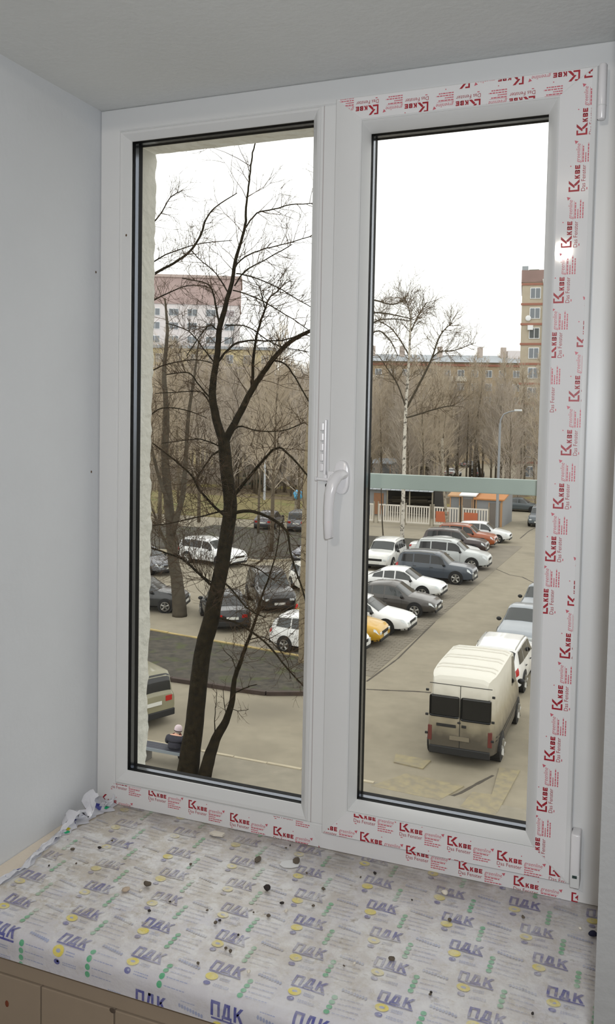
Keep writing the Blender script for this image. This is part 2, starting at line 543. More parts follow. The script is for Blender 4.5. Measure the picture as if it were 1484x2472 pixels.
# ------------------------------------------------------------------ printed lettering (flat print on the films)
def text_geo(s, size=1.0, shear=0.0):
    cu = bpy.data.curves.new('lettering', 'FONT')
    cu.body = s
    cu.size = size
    cu.shear = shear
    cu.resolution_u = 2
    o = bpy.data.objects.new('lettering', cu)
    C.objects.link(o)
    bpy.context.view_layer.update()
    me = o.evaluated_get(bpy.context.evaluated_depsgraph_get()).to_mesh()
    vs_ = [(v.co.x, v.co.y) for v in me.vertices]
    fs = [tuple(p.vertices) for p in me.polygons]
    o.to_mesh_clear()
    bpy.data.objects.remove(o)
    bpy.data.curves.remove(cu)
    return vs_, fs
class Art:
    """2D shapes with a colour index"""
    def __init__(self):
        self.items = []
    def poly(self, pts_, k):
        self.items.append(([tuple(p) for p in pts_], [tuple(range(len(pts_)))], k))
    def rect(self, x0, y0, x1, y1, k):
        self.poly([(x0, y0), (x1, y0), (x1, y1), (x0, y1)], k)
    def disc(self, cx, cy, rx, ry, k, n=14):
        self.poly([(cx + rx*math.cos(2*math.pi*i/n), cy + ry*math.sin(2*math.pi*i/n)) for i in range(n)], k)
    def text(self, geo, x, y, w_, h_, k):
        vs_, fs = geo
        x0, x1 = min(p[0] for p in vs_), max(p[0] for p in vs_)
        y0, y1 = min(p[1] for p in vs_), max(p[1] for p in vs_)
        self.items.append(([(x + (p[0] - x0)/(x1 - x0)*w_, y + (p[1] - y0)/(y1 - y0)*h_) for p in vs_], fs, k))
    def lines(self, x0, y0, x1, h_, k, seed):
        """a line of print too small to read: short word-long strokes"""
        rnd = random.Random(seed)
        x = x0
        while x < x1:
            l = min(rnd.uniform(.08, .22)*(x1 - x0), x1 - x)
            self.rect(x, y0, x + l, y0 + h_, k)
            x += l + .035*(x1 - x0)
    def letters(self, word, x, y, w_, h_, t, k):
        """heavy block letters K B E П Д К"""
        gap = w_*.28/max(1, len(word) - 1)*.5
        lw = (w_ - gap*(len(word) - 1))/len(word)
        for i, c in enumerate(word):
            a = x + i*(lw + gap)
            def rc(u0_, v0, u1, v1): self.rect(a + u0_*lw, y + v0*h_, a + u1*lw, y + v1*h_, k)
            def pl(*q): self.poly([(a + u*lw, y + v*h_) for u, v in q], k)
            tx, ty = t, t*lw/h_
            if c in 'KК':
                rc(0, 0, tx, 1)
                pl((tx, .38), (tx + .05, .38), (1, 1), (1 - tx*1.2, 1), (tx, .62))
                pl((tx*1.1, .55), (1 - tx*1.2, 0), (1.02, 0), (tx*1.9, .68))
            elif c == 'B':
                rc(0, 0, tx, 1)
                for v in (0, .5 - ty/2, 1 - ty): rc(tx, v, .85, v + ty)
                rc(1 - tx, .06, 1, .46); rc(1 - tx, .54, 1, .94)
            elif c == 'E':
                rc(0, 0, tx, 1)
                for v, u in ((0, 1), (.5 - ty/2, .9), (1 - ty, 1)): rc(tx, v, u, v + ty)
            elif c == 'П':
                rc(0, 0, tx, 1); rc(1 - tx, 0, 1, 1); rc(tx, 1 - ty, 1 - tx, 1)
            elif c == 'Д':
                rc(-.03, .0, 1.03, ty); rc(-.03, -.10, .14, 0); rc(.86, -.10, 1.03, 0)
                pl((.05, ty), (.05 + tx, ty), (.28 + tx*.9, 1), (.22, 1)); rc(.84 - tx, ty, .84, 1 - ty); rc(.22, 1 - ty, .84, 1)
T_fen = text_geo('Das Fenster')
T_gre = text_geo('greenline', shear=0.25)
logo = Art()
# bracket-and-chevron emblem, 100 units tall
logo.rect(0, 0, 17, 100, 0); logo.rect(17, 85, 46, 100, 0); logo.rect(17, 0, 62, 17, 0)
logo.poly([(34, 50), (60, 50), (106, 100), (78, 100)], 0)
logo.poly([(66, 44), (40, 44), (34, 50), (60, 50)], 0)
logo.poly([(52, 36), (86, 0), (116, 0), (66, 52)], 0)
logo.letters('KBE', 120, 0, 128, 46, .34, 0)
logo.text(T_gre, 268, -10, 182, 52, 1)
logo.rect(272, -14, 440, -11, 1)
logo.poly([(446, 48), (482, 58), (470, 22)], 1)
logo.text(T_fen, 0, -52, 246, 38, 0)
for i, (a, b) in enumerate(((272, 424), (272, 360), (272, 450), (272, 425))):
    logo.lines(a, -30 - i*23, b, 11, 1, 5 + i)
logo.disc(242, 86, 6, 6, 1, 8); logo.rect(12, -72, 34, -63, 1)

def print_mesh(name, placements, art, plane, clip, mats, parent, scale):
    """place the art at (origin, e_s, e_t) on a flat plane, clipped to the film's rectangle"""
    bm = bmesh.new()
    for (ox, oz), es, et in placements:
        for vs_, fs, k in art.items:
            bv = [bm.verts.new((ox + scale*(p[0]*es[0] + p[1]*et[0]), plane, oz + scale*(p[0]*es[1] + p[1]*et[1]))) for p in vs_]
            for f in fs:
                try:
                    bf = bm.faces.new([bv[i] for i in f])
                    bf.material_index = k
                except ValueError:
                    pass
    for co, no in clip:
        geom = bm.verts[:] + bm.edges[:] + bm.faces[:]
        bmesh.ops.bisect_plane(bm, geom=geom, plane_co=co, plane_no=no, clear_outer=True, dist=1e-6)
    for f in bm.faces:
        f.normal_update()
        if f.normal.y > 0: f.normal_flip()
    me = bpy.data.meshes.new(name)
    bm.to_mesh(me)
    bm.free()
    for m in mats: me.materials.append(m)
    me.transform(Matrix.Translation((0, 0, -ZW)))
    return obj(name, me, parent)
def film_and_print(poly, plane, series, es, et, parent, name='protective_film', scale=.000181, lift=.0006):
    """poly: convex outline (x, z rel. ZW) of one film strip; series: [(x, z, dx, dz, n)]"""
    th = .0004
    mb = MB()
    n = len(poly)
    mb.add([(x, plane - th, ZW + z) for x, z in poly] + [(x, plane, ZW + z) for x, z in poly],
           [tuple(range(n))] + [(i, n + i, n + (i + 1) % n, (i + 1) % n) for i in range(n)])
    fm = wpart(name, mb, m_film, parent)
    pl = []
    for x, z, dx, dz, k in series:
        for i in range(k):
            pl.append(((x + dx*i, ZW + z + dz*i), es, et))
    area = sum(poly[i][0]*poly[(i + 1) % n][1] - poly[(i + 1) % n][0]*poly[i][1] for i in range(n))
    clip = []
    for i in range(n):
        a, b = poly[i], poly[(i + 1) % n]
        d = Vector((b[0] - a[0], 0, b[1] - a[1]))
        no = Vector((d.z, 0, -d.x))
        if area < 0: no = -no
        clip.append(((a[0], 0, ZW + a[1]), no.normalized()))
    print_mesh('print', pl, logo, plane - lift, clip, [m_print_r, m_print_r2], fm, scale)
# right stile of the sash: print runs upwards, lattice drifts across the strip
PR = [(.8940, .0190), (.9470, -.0240), (.9470, 1.3965), (.8940, 1.3570)]
film_and_print(PR, YS, [(.9514, 1.3820, -.0099, -.0954, 7), (.9540, .9235, -.0103, -.0946, 6), (.9536, .4690, -.0103, -.0946, 6)], (0, 1), (-1, 0), sash)
PB = [(.4830, -.0325), (.9500, -.0325), (.8935, .0190), (.5330, .0190)]
film_and_print(PB, YS, [(.5470, .0120, .0932, -.0090, 5), (.4680, -.0240, .0930, -.0085, 5)], (1, 0), (0, 1), sash)
PT = [(.8935, 1.3580), (.9460, 1.3985), (.4830, 1.3985), (.5330, 1.3580)]
film_and_print(PT, YS, [(.5650, 1.3815, .0956, -.0062, 5), (.7363, 1.4085, .0950, -.0055, 3)], (-1, 0), (0, -1), sash)
PF = [(-.060, -.0730), (.4700, -.0730), (.4440, -.0270), (-.0215, -.0270)]
film_and_print(PF, YF, [(.0672, -.0384, .1001, -.0096, 5), (-.0327, -.0288, .1, 0, 1), (-.0600, -.0740, .1001, -.0096, 1), (.3676, -.0200, .1, -.0096, 2)], (1, 0), (0, 1), win)
PF2 = [(.4705, -.0730), (.9700, -.0730), (.9700, -.0350), (.4705, -.0350)]
film_and_print(PF2, YF, [(.6494, -.0484, .1030, -.0085, 4)], (1, 0), (0, 1), win)

# ------------------------------------------------------------------ window sill in its printed film
def sill_dirt(base, name, rough=.45, keep=1.0):
    """film or ink under plaster dust: the same dust lies over film and print"""
    m = mat(name, base, rough)
    nt = m.node_tree
    b = nt.nodes['Principled BSDF']
    tc = nt.nodes.new('ShaderNodeTexCoord')
    def ns(scale, lo, hi, detail=8.0, off=0.0):
        mp = nt.nodes.new('ShaderNodeMapping')
        mp.inputs['Location'].default_value = (off, off*.7, 0)
        nt.links.new(tc.outputs['Object'], mp.inputs[0])
        n = nt.nodes.new('ShaderNodeTexNoise')
        n.inputs['Scale'].default_value = scale
        n.inputs['Detail'].default_value = detail
        n.inputs['Roughness'].default_value = 0.7
        nt.links.new(mp.outputs[0], n.inputs['Vector'])
        cr = nt.nodes.new('ShaderNodeMapRange')
        cr.inputs[1].default_value = lo
        cr.inputs[2].default_value = hi
        nt.links.new(n.outputs['Fac'], cr.inputs[0])
        return cr.outputs[0]
    def mix(fac, a_sock, col, amt):
        ml = nt.nodes.new('ShaderNodeMath')
        ml.operation = 'MULTIPLY'
        ml.inputs[1].default_value = amt
        nt.links.new(fac, ml.inputs[0])
        mx = nt.nodes.new('ShaderNodeMix')
        mx.data_type = 'RGBA'
        nt.links.new(ml.outputs[0], mx.inputs[0])
        if a_sock is None: mx.inputs[6].default_value = (*lin(base), 1)
        else: nt.links.new(a_sock, mx.inputs[6])
        mx.inputs[7].default_value = (*lin(col), 1)
        return mx.outputs[2]
    # dust lies thickest to the left and towards the middle, thin at the right front
    sx = nt.nodes.new('ShaderNodeSeparateXYZ')
    nt.links.new(tc.outputs['Object'], sx.inputs[0])
    gx = nt.nodes.new('ShaderNodeMapRange')
    gx.inputs[1].default_value = 0.85
    gx.inputs[2].default_value = 0.10
    gx.inputs[3].default_value = 0.62
    gx.inputs[4].default_value = 1.0
    nt.links.new(sx.outputs[0], gx.inputs[0])
    gy = nt.nodes.new('ShaderNodeMapRange')
    gy.inputs[1].default_value = -.52
    gy.inputs[2].default_value = -.40
    gy.inputs[3].default_value = 0.12
    gy.inputs[4].default_value = 1.0
    nt.links.new(sx.outputs[1], gy.inputs[0])
    mm = nt.nodes.new('ShaderNodeMath')
    mm.operation = 'MULTIPLY'
    nt.links.new(gx.outputs[0], mm.inputs[0])
    nt.links.new(gy.outputs[0], mm.inputs[1])
    def weighted(f):
        q = nt.nodes.new('ShaderNodeMath')
        q.operation = 'MULTIPLY'
        nt.links.new(f, q.inputs[0])
        nt.links.new(mm.outputs[0], q.inputs[1])
        return q.outputs[0]
    c = mix(weighted(ns(7, .28, .55)), None, (190, 181, 166), .85*keep)
    c = mix(weighted(ns(24, .45, .60, off=3.1)), c, (220, 219, 218), .9*keep)
    c = mix(weighted(ns(60, .52, .66, off=5.3)), c, (182, 172, 156), .8*keep)
    c = mix(weighted(ns(48, .60, .70, off=7.7)), c, (134, 122, 104), .8*keep)
    # patchy brown-grey tone, stronger towards the frame
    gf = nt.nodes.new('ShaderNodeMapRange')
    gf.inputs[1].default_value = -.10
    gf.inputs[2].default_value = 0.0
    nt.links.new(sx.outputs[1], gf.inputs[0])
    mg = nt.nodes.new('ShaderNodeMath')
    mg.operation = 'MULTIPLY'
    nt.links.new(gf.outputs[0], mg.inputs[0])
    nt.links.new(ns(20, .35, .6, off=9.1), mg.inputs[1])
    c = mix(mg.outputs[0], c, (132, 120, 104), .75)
    nt.links.new(c, b.inputs['Base Color'])
    n2 = nt.nodes.new('ShaderNodeTexNoise')
    n2.inputs['Scale'].default_value = 70
    n2.inputs['Detail'].default_value = 6
    nt.links.new(tc.outputs['Object'], n2.inputs['Vector'])
    bp = nt.nodes.new('ShaderNodeBump')
    bp.inputs['Strength'].default_value = 0.35
    bp.inputs['Distance'].default_value = 0.004
    nt.links.new(n2.outputs['Fac'], bp.inputs['Height'])
    nt.links.new(bp.outputs['Normal'], b.inputs['Normal'])
    return m
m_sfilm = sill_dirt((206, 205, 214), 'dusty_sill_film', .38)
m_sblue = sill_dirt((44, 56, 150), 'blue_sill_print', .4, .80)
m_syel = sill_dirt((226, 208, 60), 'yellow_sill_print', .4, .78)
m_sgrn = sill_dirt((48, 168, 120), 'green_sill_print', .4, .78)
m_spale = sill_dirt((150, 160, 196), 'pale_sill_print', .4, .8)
m_sillpvc = mat('bare_sill_board', (214, 202, 186), 0.5, var=0.05, vscale=9, bump=0.1, bscale=60)
SX0, SX1 = XL + .001, XR - .001
NOSE, SH = -0.500, 0.046
sill = tag(empty('trim_2', (0, 0, 0)), 'deep window sill board wrapped in printed protective film', 'window sill', kind='structure')
def sill_s(x, s, lift=0.0):
    """point on the sill at distance s from the window; bends over the rounded nose; lift along the normal"""
    rr = .016
    L0 = -NOSE - rr
    if s <= L0:
        p, n = Vector((x, -s, ZS)), Vector((0, 0, 1))
    elif s <= L0 + rr*math.pi/2:
        a = (s - L0)/rr
        p, n = Vector((x, -L0 - rr*math.sin(a), ZS - rr + rr*math.cos(a))), Vector((0, -math.sin(a), math.cos(a)))
    else:
        p, n = Vector((x, NOSE, ZS - rr - (s - L0 - rr*math.pi/2))), Vector((0, -1, 0))
    wr = 0.0
    if s < L0:
        wr = (.0014*noise.noise(Vector((x*22, s*17, 1))) + .0006*noise.noise(Vector((x*70, s*60, 2))))*min(1, (L0 - s)/.05)
    return p + n*(lift + wr)
SMAX = .484 + .016*math.pi/2 + .028
# board core
bd = MB()
prof_s = [(0.0, ZS - .0035), (-.484, ZS - .0035), (-.4925, ZS - .008), (-.4965, ZS - .016), (-.4965, ZS - SH + .002), (-.48, ZS - SH), (0.0, ZS - SH)]
bd.add([(SX0, y, z) for y, z in prof_s] + [(XRW(y) - .001, y, z) for y, z in prof_s], [tuple(range(7)), tuple(reversed(range(7, 14)))] + [(i, i + 7, (i + 1) % 7 + 7, (i + 1) % 7) for i in range(7)])
fix_normals(bd.build('board', m_sillpvc, sill))
def film_left(s):
    return -.022 + .010*math.sin(s*21 + .5) + .006*noise.noise(Vector((s*30, 0, 4))) - .03*max(0, (s - .36)/.16)
fm = MB()
NX, NS = 110, 70
for j in range(NS + 1):
    s = .003 + (SMAX - .003)*j/NS
    xl = max(film_left(s), SX0 + .002)
    for i in range(NX + 1):
        fm.v.append(tuple(sill_s(xl + (XRW(-min(s, .5)) - .001 - xl)*i/NX, s)))
for j in range(NS):
    for i in range(NX):
        a = j*(NX + 1) + i
        fm.f.append((a, a + NX + 1, a + NX + 2, a + 1))
        fm.m.append(0)
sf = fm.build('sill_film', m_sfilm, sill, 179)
# ink
unit = Art()
unit.letters('ПДК', 0, -.0235, .054, .0225, .27, 0)
unit.rect(.001, -.0285, .056, -.0255, 0)
unit.disc(.0125, -.0395, .0105, .0088, 1, 16)
unit.disc(.0125, -.0395, .0045, .0030, 3, 8)
for i in range(2): unit.lines(.027, -.038 - .004*i, .044, .0016, 3, 21 + i)
unit.disc(.0125, -.0560, .0058, .0046, 0, 12)
unit.disc(.0140, -.0550, .0022, .0018, 3, 8)
for i in range(2): unit.lines(.024, -.055 - .0035*i, .050, .0014, 3, 31 + i)
for i in range(4):
    unit.disc(.0720, -.0245 - i*.0118, .0046, .0050, 2, 12)
    unit.lines(.080, -.0245 - i*.0118, .117, .0013, 3, 41 + i)
for i in range(9): unit.disc(.078 + i*.0048, -.004 - .0007*i, .0021, .0034, 3, 8)
unit.lines(.080, .003, .104, .0013, 3, 51)
bm = bmesh.new()
lay = []
ph = .0
for c in range(-2, 9):
    for r_ in range(-7, 9):
        ox = .6846 + .1315*(c - 4) + .0309*r_
        oy = -.3107 + .0175*(c - 4) - .0777*r_
        lay.append((ox, -oy))
for ox, s0 in lay:
    if ox < -.15 or ox > 1.04 or s0 < -.07 or s0 > SMAX + .01: continue
    for vs_, fs, k in unit.items:
        bv = [bm.verts.new((ox + p[0] + .00*p[1], s0 - p[1] + .03*p[0], 0)) for p in vs_]
        for f in fs:
            bf = bm.faces.new([bv[i] for i in f])
            bf.material_index = k
for co, no in (((0, .006, 0), (0, -1, 0)), ((0, SMAX - .001, 0), (0, 1, 0)), ((XR - .002, 0, 0), (1, -.03, 0)), ((-.012, 0, 0), (-1, 0, 0))):
    bmesh.ops.bisect_plane(bm, geom=bm.verts[:] + bm.edges[:] + bm.faces[:], plane_co=co, plane_no=no, clear_outer=True, dist=1e-6)
for k in range(8):                # cut where the film bends over the nose
    co = (0, .484 + .016*math.pi/2*k/7, 0)
    bmesh.ops.bisect_plane(bm, geom=bm.verts[:] + bm.edges[:] + bm.faces[:], plane_co=co, plane_no=(0, 1, 0), dist=1e-6)
for v in bm.verts:
    v.co = sill_s(v.co.x, v.co.y, .0009)
for f in bm.faces:
    f.normal_update()
    if f.normal.z - f.normal.y < 0: f.normal_flip()
me = bpy.data.meshes.new('print')
bm.to_mesh(me)
bm.free()
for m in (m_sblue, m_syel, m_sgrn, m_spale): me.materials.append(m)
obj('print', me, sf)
# curled left film edge and crumpled corner
m_curl = mat('curled_film', (206, 206, 212), 0.3, var=0.08, vscale=30)
cu = MB()
NC, NT = 92, 13
rnd = random.Random(5)
def curl_pt(i, j):
    s = .02 + .50*i/46
    x0 = film_left(s)
    a = j/8
    big = math.exp(-((s - .085)/.060)**2)*.8 + math.exp(-((s - .15)/.03)**2)*.25
    h = .010 + .045*big + .004*noise.noise(Vector((s*60, a*2, 0)))
    wv = .012 + .020*big
    th = a*math.pi*1.25
    k = noise.noise(Vector((s*55, a*3.6, 7)))*(.006 + .024*big)
    k2 = noise.noise(Vector((s*80, a*5.0, 9)))*(.006 + .022*big)
    x = x0 + .006 - wv*math.sin(th*.8)*1.0 - .010*big + k
    z = ZS + .0012 + h*(1 - math.cos(th))*.5*(0.65 + .35*math.sin(s*90 + a)) + k2*a
    return (max(x, XL + .003), -s + .4*k2, max(z, ZS + .0008))
for i in range(NC + 1):
    for j in range(NT):
        cu.v.append(curl_pt(i/2, j*8/12))
for i in range(NC):
    for j in range(NT - 1):
        a = i*NT + j
        cu.f.append((a, a + NT, a + NT + 1, a + 1))
        cu.m.append(0)
cv = cu.build('curled_film_edge', m_curl, sill, 50)
m_cblue = mat('blue_print_on_curl', (46, 50, 140), 0.4)
m_cyel = mat('yellow_print_on_curl', (214, 200, 40), 0.4)
m_cgrn = mat('green_print_on_curl', (30, 160, 110), 0.4)
cp = MB()
def curl_patch(i0, i1, j0, j1, k):
    cp.k = k
    g = []
    for i in range(5):
        for j in range(4):
            fi, fj = i0 + (i1 - i0)*i/4, j0 + (j1 - j0)*j/3
            p, px_, py_ = Vector(curl_pt(fi, fj)), Vector(curl_pt(fi + .05, fj)), Vector(curl_pt(fi, fj + .05))
            n = (px_ - p).cross(py_ - p)
            n = n.normalized() if n.length > 0 else Vector((0, 0, 1))
            if n.x < 0 and n.z < 0: n = -n
            if n.dot(CAM - p) < 0: n = -n
            g.append(p + n*.0011)
    cp.add(g, [(i*4 + j, (i + 1)*4 + j, (i + 1)*4 + j + 1, i*4 + j + 1) for i in range(4) for j in range(3)])
for a in ((3.2, 4.4, 2.0, 4.6, 0), (4.8, 5.6, 2.2, 4.2, 0), (6.0, 6.7, 1.2, 2.2, 1), (8.6, 9.6, 1.5, 3.6, 0), (10.0, 10.8, 1.0, 3.0, 0), (12.6, 13.6, .4, 1.6, 1), (13.8, 14.6, .3, 1.4, 2), (1.5, 2.1, 1.2, 2.0, 2), (2.3, 2.8, 1.2, 2.0, 2), (16, 17.5, 2.0, 2.5, 0), (20, 24, 3.0, 3.4, 0), (27, 32, 3.4, 3.8, 0), (34, 40, 2.4, 2.7, 0)):
    curl_patch(*a)
cp.build('print', [m_cblue, m_cyel, m_cgrn], cv)
# crumbs and chips lying on the film
m_cw = mat('white_plaster_chip', (222, 214, 200), 0.9)
m_cg = mat('grey_dirt_lump', (98, 88, 76), 0.95)
m_cb = mat('dark_crumb', (52, 46, 44), 0.9)
rnd = random.Random(11)
def chip(px, py, r, m, name, label, flat=.45, grp=None):
    d = pix_ray(px, py)
    p = CAM + d*((ZS - CAM.z)/d.z)
    mb = MB().ell((0, 0, 0), (r, r*rnd.uniform(.55, .9), r*flat), 8, 5)
    mb.v = [tuple(Vector(v)*(1 + .35*noise.noise(Vector(v)*(1.3/r) + Vector((px, py, 0))))) for v in mb.v]
    mn = min(v[2] for v in mb.v)
    mb.v = [(v[0], v[1], v[2] - mn) for v in mb.v]
    o = mb.build(name, m, None, 60, None)
    o.location = sill_s(p.x, -p.y, .0008)
    o.rotation_euler = (0, 0, rnd.uniform(0, 6))
    return tag(o, label, 'debris', grp)
pc = MB().add([(-.016, -.006, 0), (-.004, -.011, .001), (.014, -.006, 0), (.015, .004, 0), (-.011, .007, 0), (-.016, -.006, .004), (-.004, -.011, .005), (.014, -.006, .004), (.015, .004, .005), (-.011, .007, .004)], [(4, 3, 2, 1, 0), (5, 6, 7, 8, 9), (0, 1, 6, 5), (1, 2, 7, 6), (2, 3, 8, 7), (3, 4, 9, 8), (4, 0, 5, 9)]).build('plaster_chip', m_cw)
d = pix_ray(525, 2017)
p = CAM + d*((ZS - CAM.z)/d.z)
pc.location = sill_s(p.x, -p.y, .002)
tag(pc, 'flat angular white plaster chip on the sill below the left pane', 'debris')
chip(309, 1935, .008, m_cw, 'plaster_chip', 'round white crumb at the end of the crumpled film', .8)
chip(1073, 2161, .0062, m_cw, 'plaster_chip', 'small white crumb lying on blue sill lettering at the right', .7)
chip(645, 2150, .0065, m_cb, 'dirt_lump', 'dark curled crumb in the middle of the dusty sill', .9)
chip(356, 2140, .0085, m_cg, 'dirt_lump', 'largest grey lump on the left half of the sill', .5)
chip(304, 2152, .0095, mat('tan_flake', (186, 168, 148), .9), 'dirt_lump', 'tan flat flake left of the grey lump', .25)
chip(622, 2079, .012, m_cg, 'dirt_lump', 'long grey dirt smear lump near the window frame', .25)
chip(716, 2082, .013, m_cg, 'dirt_lump', 'widest grey dirt lump close under the mullion', .25)
chip(1430, 2262, .008, mat('navy_crumb', (30, 32, 62), .8), 'dirt_lump', 'dark navy lump by the right reveal on the sill', .6)
chip(945, 2318, .0065, m_cg, 'dirt_lump', 'grey crumb sitting on a blue letter of the sill film', .35)
chip(700, 2088, .02, mat('white_smear', (226, 226, 226), .9), 'plaster_chip', 'thin white plaster smear below the mullion', .06)
spots = [(690, 2049), (700, 2043), (612, 2205), (648, 2215), (360, 2202), (340, 2152), (520, 2232), (530, 2225), (556, 2300), (545, 2292), (994, 2176), (1400, 2243), (184, 2088), (118, 2092), (175, 2053), (270, 2031), (240, 2050), (855, 2330), (1038, 2404), (1285, 2450), (1085, 2225), (1262, 2218), (680, 2185), (690, 2205), (460, 2090), (410, 2180), (740, 2110), (756, 2190), (820, 2050), (850, 2060), (870, 2120), (905, 2112), (780, 2150), (830, 2335), (1040, 2400), (600, 2350), (500, 2200), (575, 2260), (478, 2330)]
for i, (a, b) in enumerate(spots):
    chip(a, b, rnd.uniform(.0022, .0045), (m_cg, m_cb, m_cw)[i % 3 if i % 3 < 2 else (2 if i % 2 else 0)], 'crumb', 'tiny crumb of building dirt scattered on the sill film', .6, 'tiny crumbs on the sill film')
# specks on the left reveal
m_speck = mat('brown_speck', (96, 76, 58), .9)
for i, (a, b) in enumerate(((305, 568), (231, 657), (220, 1139))):
    if a > 250:
        q = yp(a, b, YF)
        MB().ell((q.x, YF - .0006, q.z - ZW), (.0022, .0008, .0028), 8, 5).build('speck', m_speck, win)
    else:
        d = pix_ray(a, b)
        q = CAM + d*((XL - CAM.x)/d.x)
        MB().ell((XL + .0006, q.y, q.z), (.0008, .0022, .0028), 8, 5).build('speck', m_speck, bpy.data.objects['wall_window_left'])
# outside guard rail behind the right pane
gr = tag(empty('guard_rail', (.70, .14, ZW + .66)), 'pale grey green metal rail crossing outside the right pane', 'railing')
MB().bbox(-.215, .26, -.008, .008, -.0125, .0185, .002).build('rail', m_bar, gr)
MB().box(-.215, -.200, -.087, -.008, -.006, .012).build('bracket', m_bar, gr)
MB().bbox(.26, .275, -.022, .012, -.03, .036, .002).build('end_plate', m_bar, gr)

# ================================================================== the yard outside
m_asph = two_tone('worn_asphalt', (130, 122, 105), (144, 136, 118), 1.1, .35, .7, .9, 8.0, third=(116, 109, 94), tscale=.16)
m_asph2 = two_tone('pavement_asphalt', (126, 120, 106), (140, 133, 118), 2.0, .35, .7, .9)
m_dirt = two_tone('bare_garden_soil', (46, 42, 35), (74, 69, 58), 3.4, .38, .62, .95, 12.0, third=(64, 68, 36), tscale=1.4, bump=.6)
m_wood = two_tone('leaf_litter_ground', (92, 80, 62), (116, 101, 77), 1.2, .35, .65, .95, 10.0, third=(138, 128, 66), tscale=.12, bump=.4)
m_grass = two_tone('dry_spring_grass', (104, 96, 58), (124, 112, 70), 1.6, .35, .65, .95, 10.0, third=(96, 102, 48), tscale=.3)
m_kerb = mat('concrete_kerb', (172, 162, 140), .9, var=.12, vscale=3)
m_kerbd = mat('dark_kerb', (66, 54, 48), .9, var=.2, vscale=3)
m_kerby = mat('yellow_painted_kerb', (164, 146, 98), .85, var=.2, vscale=2)
m_sett = mat('grey_paving_block', (120, 113, 100), .9, var=.15, vscale=.8)
m_yline = two_tone('worn_yellow_road_paint', (128, 120, 103), (152, 141, 108), 3.0, .40, .66, .9, 8.0)
m_crack = mat('crack_filler', (74, 68, 60), .95)
gnd = struct('ground', MB().add([(-320, -2, 0), (260, -2, 0), (260, 420, 0), (-320, 420, 0)], [(0, 1, 2, 3)]), m_asph, 'worn beige asphalt of the yard and its road', 'ground')
def slab(name, poly, z0, z1, m, label, cat):
    return struct(name, MB().prism(poly, z0, z1), m, label, cat)
slab('pavement', [(-40, .5), (30, .5), (30, 18.8), (-40, 18.95)], .0, .03, m_asph2, 'flat pavement in front of the building', 'pavement')
slab('flower_bed', [(-34, 24.25), (-15.06, 24.2), (-13.3, 24.2), (-11.8, 24.15), (-10.6, 24.2), (-9.5, 24.75), (-8.7, 25.8), (-8.5, 27.1), (-9.4, 28.05), (-11.4, 28.55), (-18.65, 29.6), (-34, 31.6)], .0, .11, m_dirt, 'bare soil bed between the road and the parked cars', 'flower bed')
slab('far_bed', [(-46, 49.5), (-27, 49.5), (-22.2, 48.6), (-20.8, 50.0), (-21.0, 60), (-22.5, 61.8), (-46, 62)], .0, .10, m_dirt, 'brown soil bed behind the white car', 'flower bed')
slab('lawn', [(-60, 70), (-26, 70), (-26, 88), (-60, 92)], .0, .06, m_grass, 'yellow green lawn beyond the far path', 'lawn')
slab('wood_floor', [(-240, 92), (-36, 90), (-33, 100), (-40, 240), (-240, 240)], .0, .05, m_wood, 'brown leaf covered ground under the bare trees', 'ground')
slab('wood_floor.001', [(-24, 92), (60, 92), (60, 128), (-20, 128)], .0, .05, m_wood, 'brown verge ground in front of the tall brick block', 'ground')
slab('birch_bed', [(-34, 56.5), (-15.2, 56.5), (-14.6, 60.5), (-15.6, 64.2), (-34, 64.2)], .0, .07, m_dirt, 'soil bed at the foot of the white birch', 'flower bed')
# kerbs, stone by stone
def kerb_line(name, pts_, wid, z1, m, label, step=1.0, gap=.02):
    root = tag(empty(name, (pts_[0][0], pts_[0][1], 0)), label, 'kerb', kind='structure')
    for a, b in zip(pts_[:-1], pts_[1:]):
        A, B = Vector((a[0], a[1], 0)), Vector((b[0], b[1], 0))
        n = max(1, round((B - A).length/step))
        dv = (B - A)/n
        t = dv.normalized()
        nn = Vector((-t.y, t.x, 0))*wid/2
        for i in range(n):
            p, q = A + dv*i + t*gap/2, A + dv*(i + 1) - t*gap/2
            jz = rnd.uniform(-.008, .008)
            mb = MB().hexa([p - nn, q - nn, q + nn, p + nn] + [k + Vector((0, 0, z1 + jz)) for k in (p - nn, q - nn, q + nn, p + nn)])
            o = mb.build('kerb_stone', m, root)
            o.data.transform(Matrix.Translation((-pts_[0][0], -pts_[0][1], 0)))
    return root
kerb_line('bed_kerb', [(-26, 24.15), (-15.06, 24.08), (-13.3, 24.08), (-11.8, 24.03), (-10.6, 24.08), (-9.4, 24.66), (-8.55, 25.75), (-8.36, 27.1)], .16, .14, m_kerbd, 'dark kerb curving round the soil bed beside the road')
kerb_line('bed_kerb', [(-26, 30.6), (-18.65, 29.7), (-11.4, 28.65), (-9.4, 28.15), (-8.45, 27.2)], .14, .14, m_kerby, 'yellow painted kerb along the parking side of the soil bed')
kerb_line('pavement_kerb', [(-20, 18.98), (-7.17, 18.84), (-5.2, 18.80)], .10, .05, m_kerb, 'low pale kerb between road and pavement')
kerb_line('far_kerb', [(-34, 49.4), (-27, 49.4), (-22.2, 48.5), (-20.7, 50.0), (-20.9, 60)], .16, .14, m_kerb, 'pale kerb round the bed behind the white car')
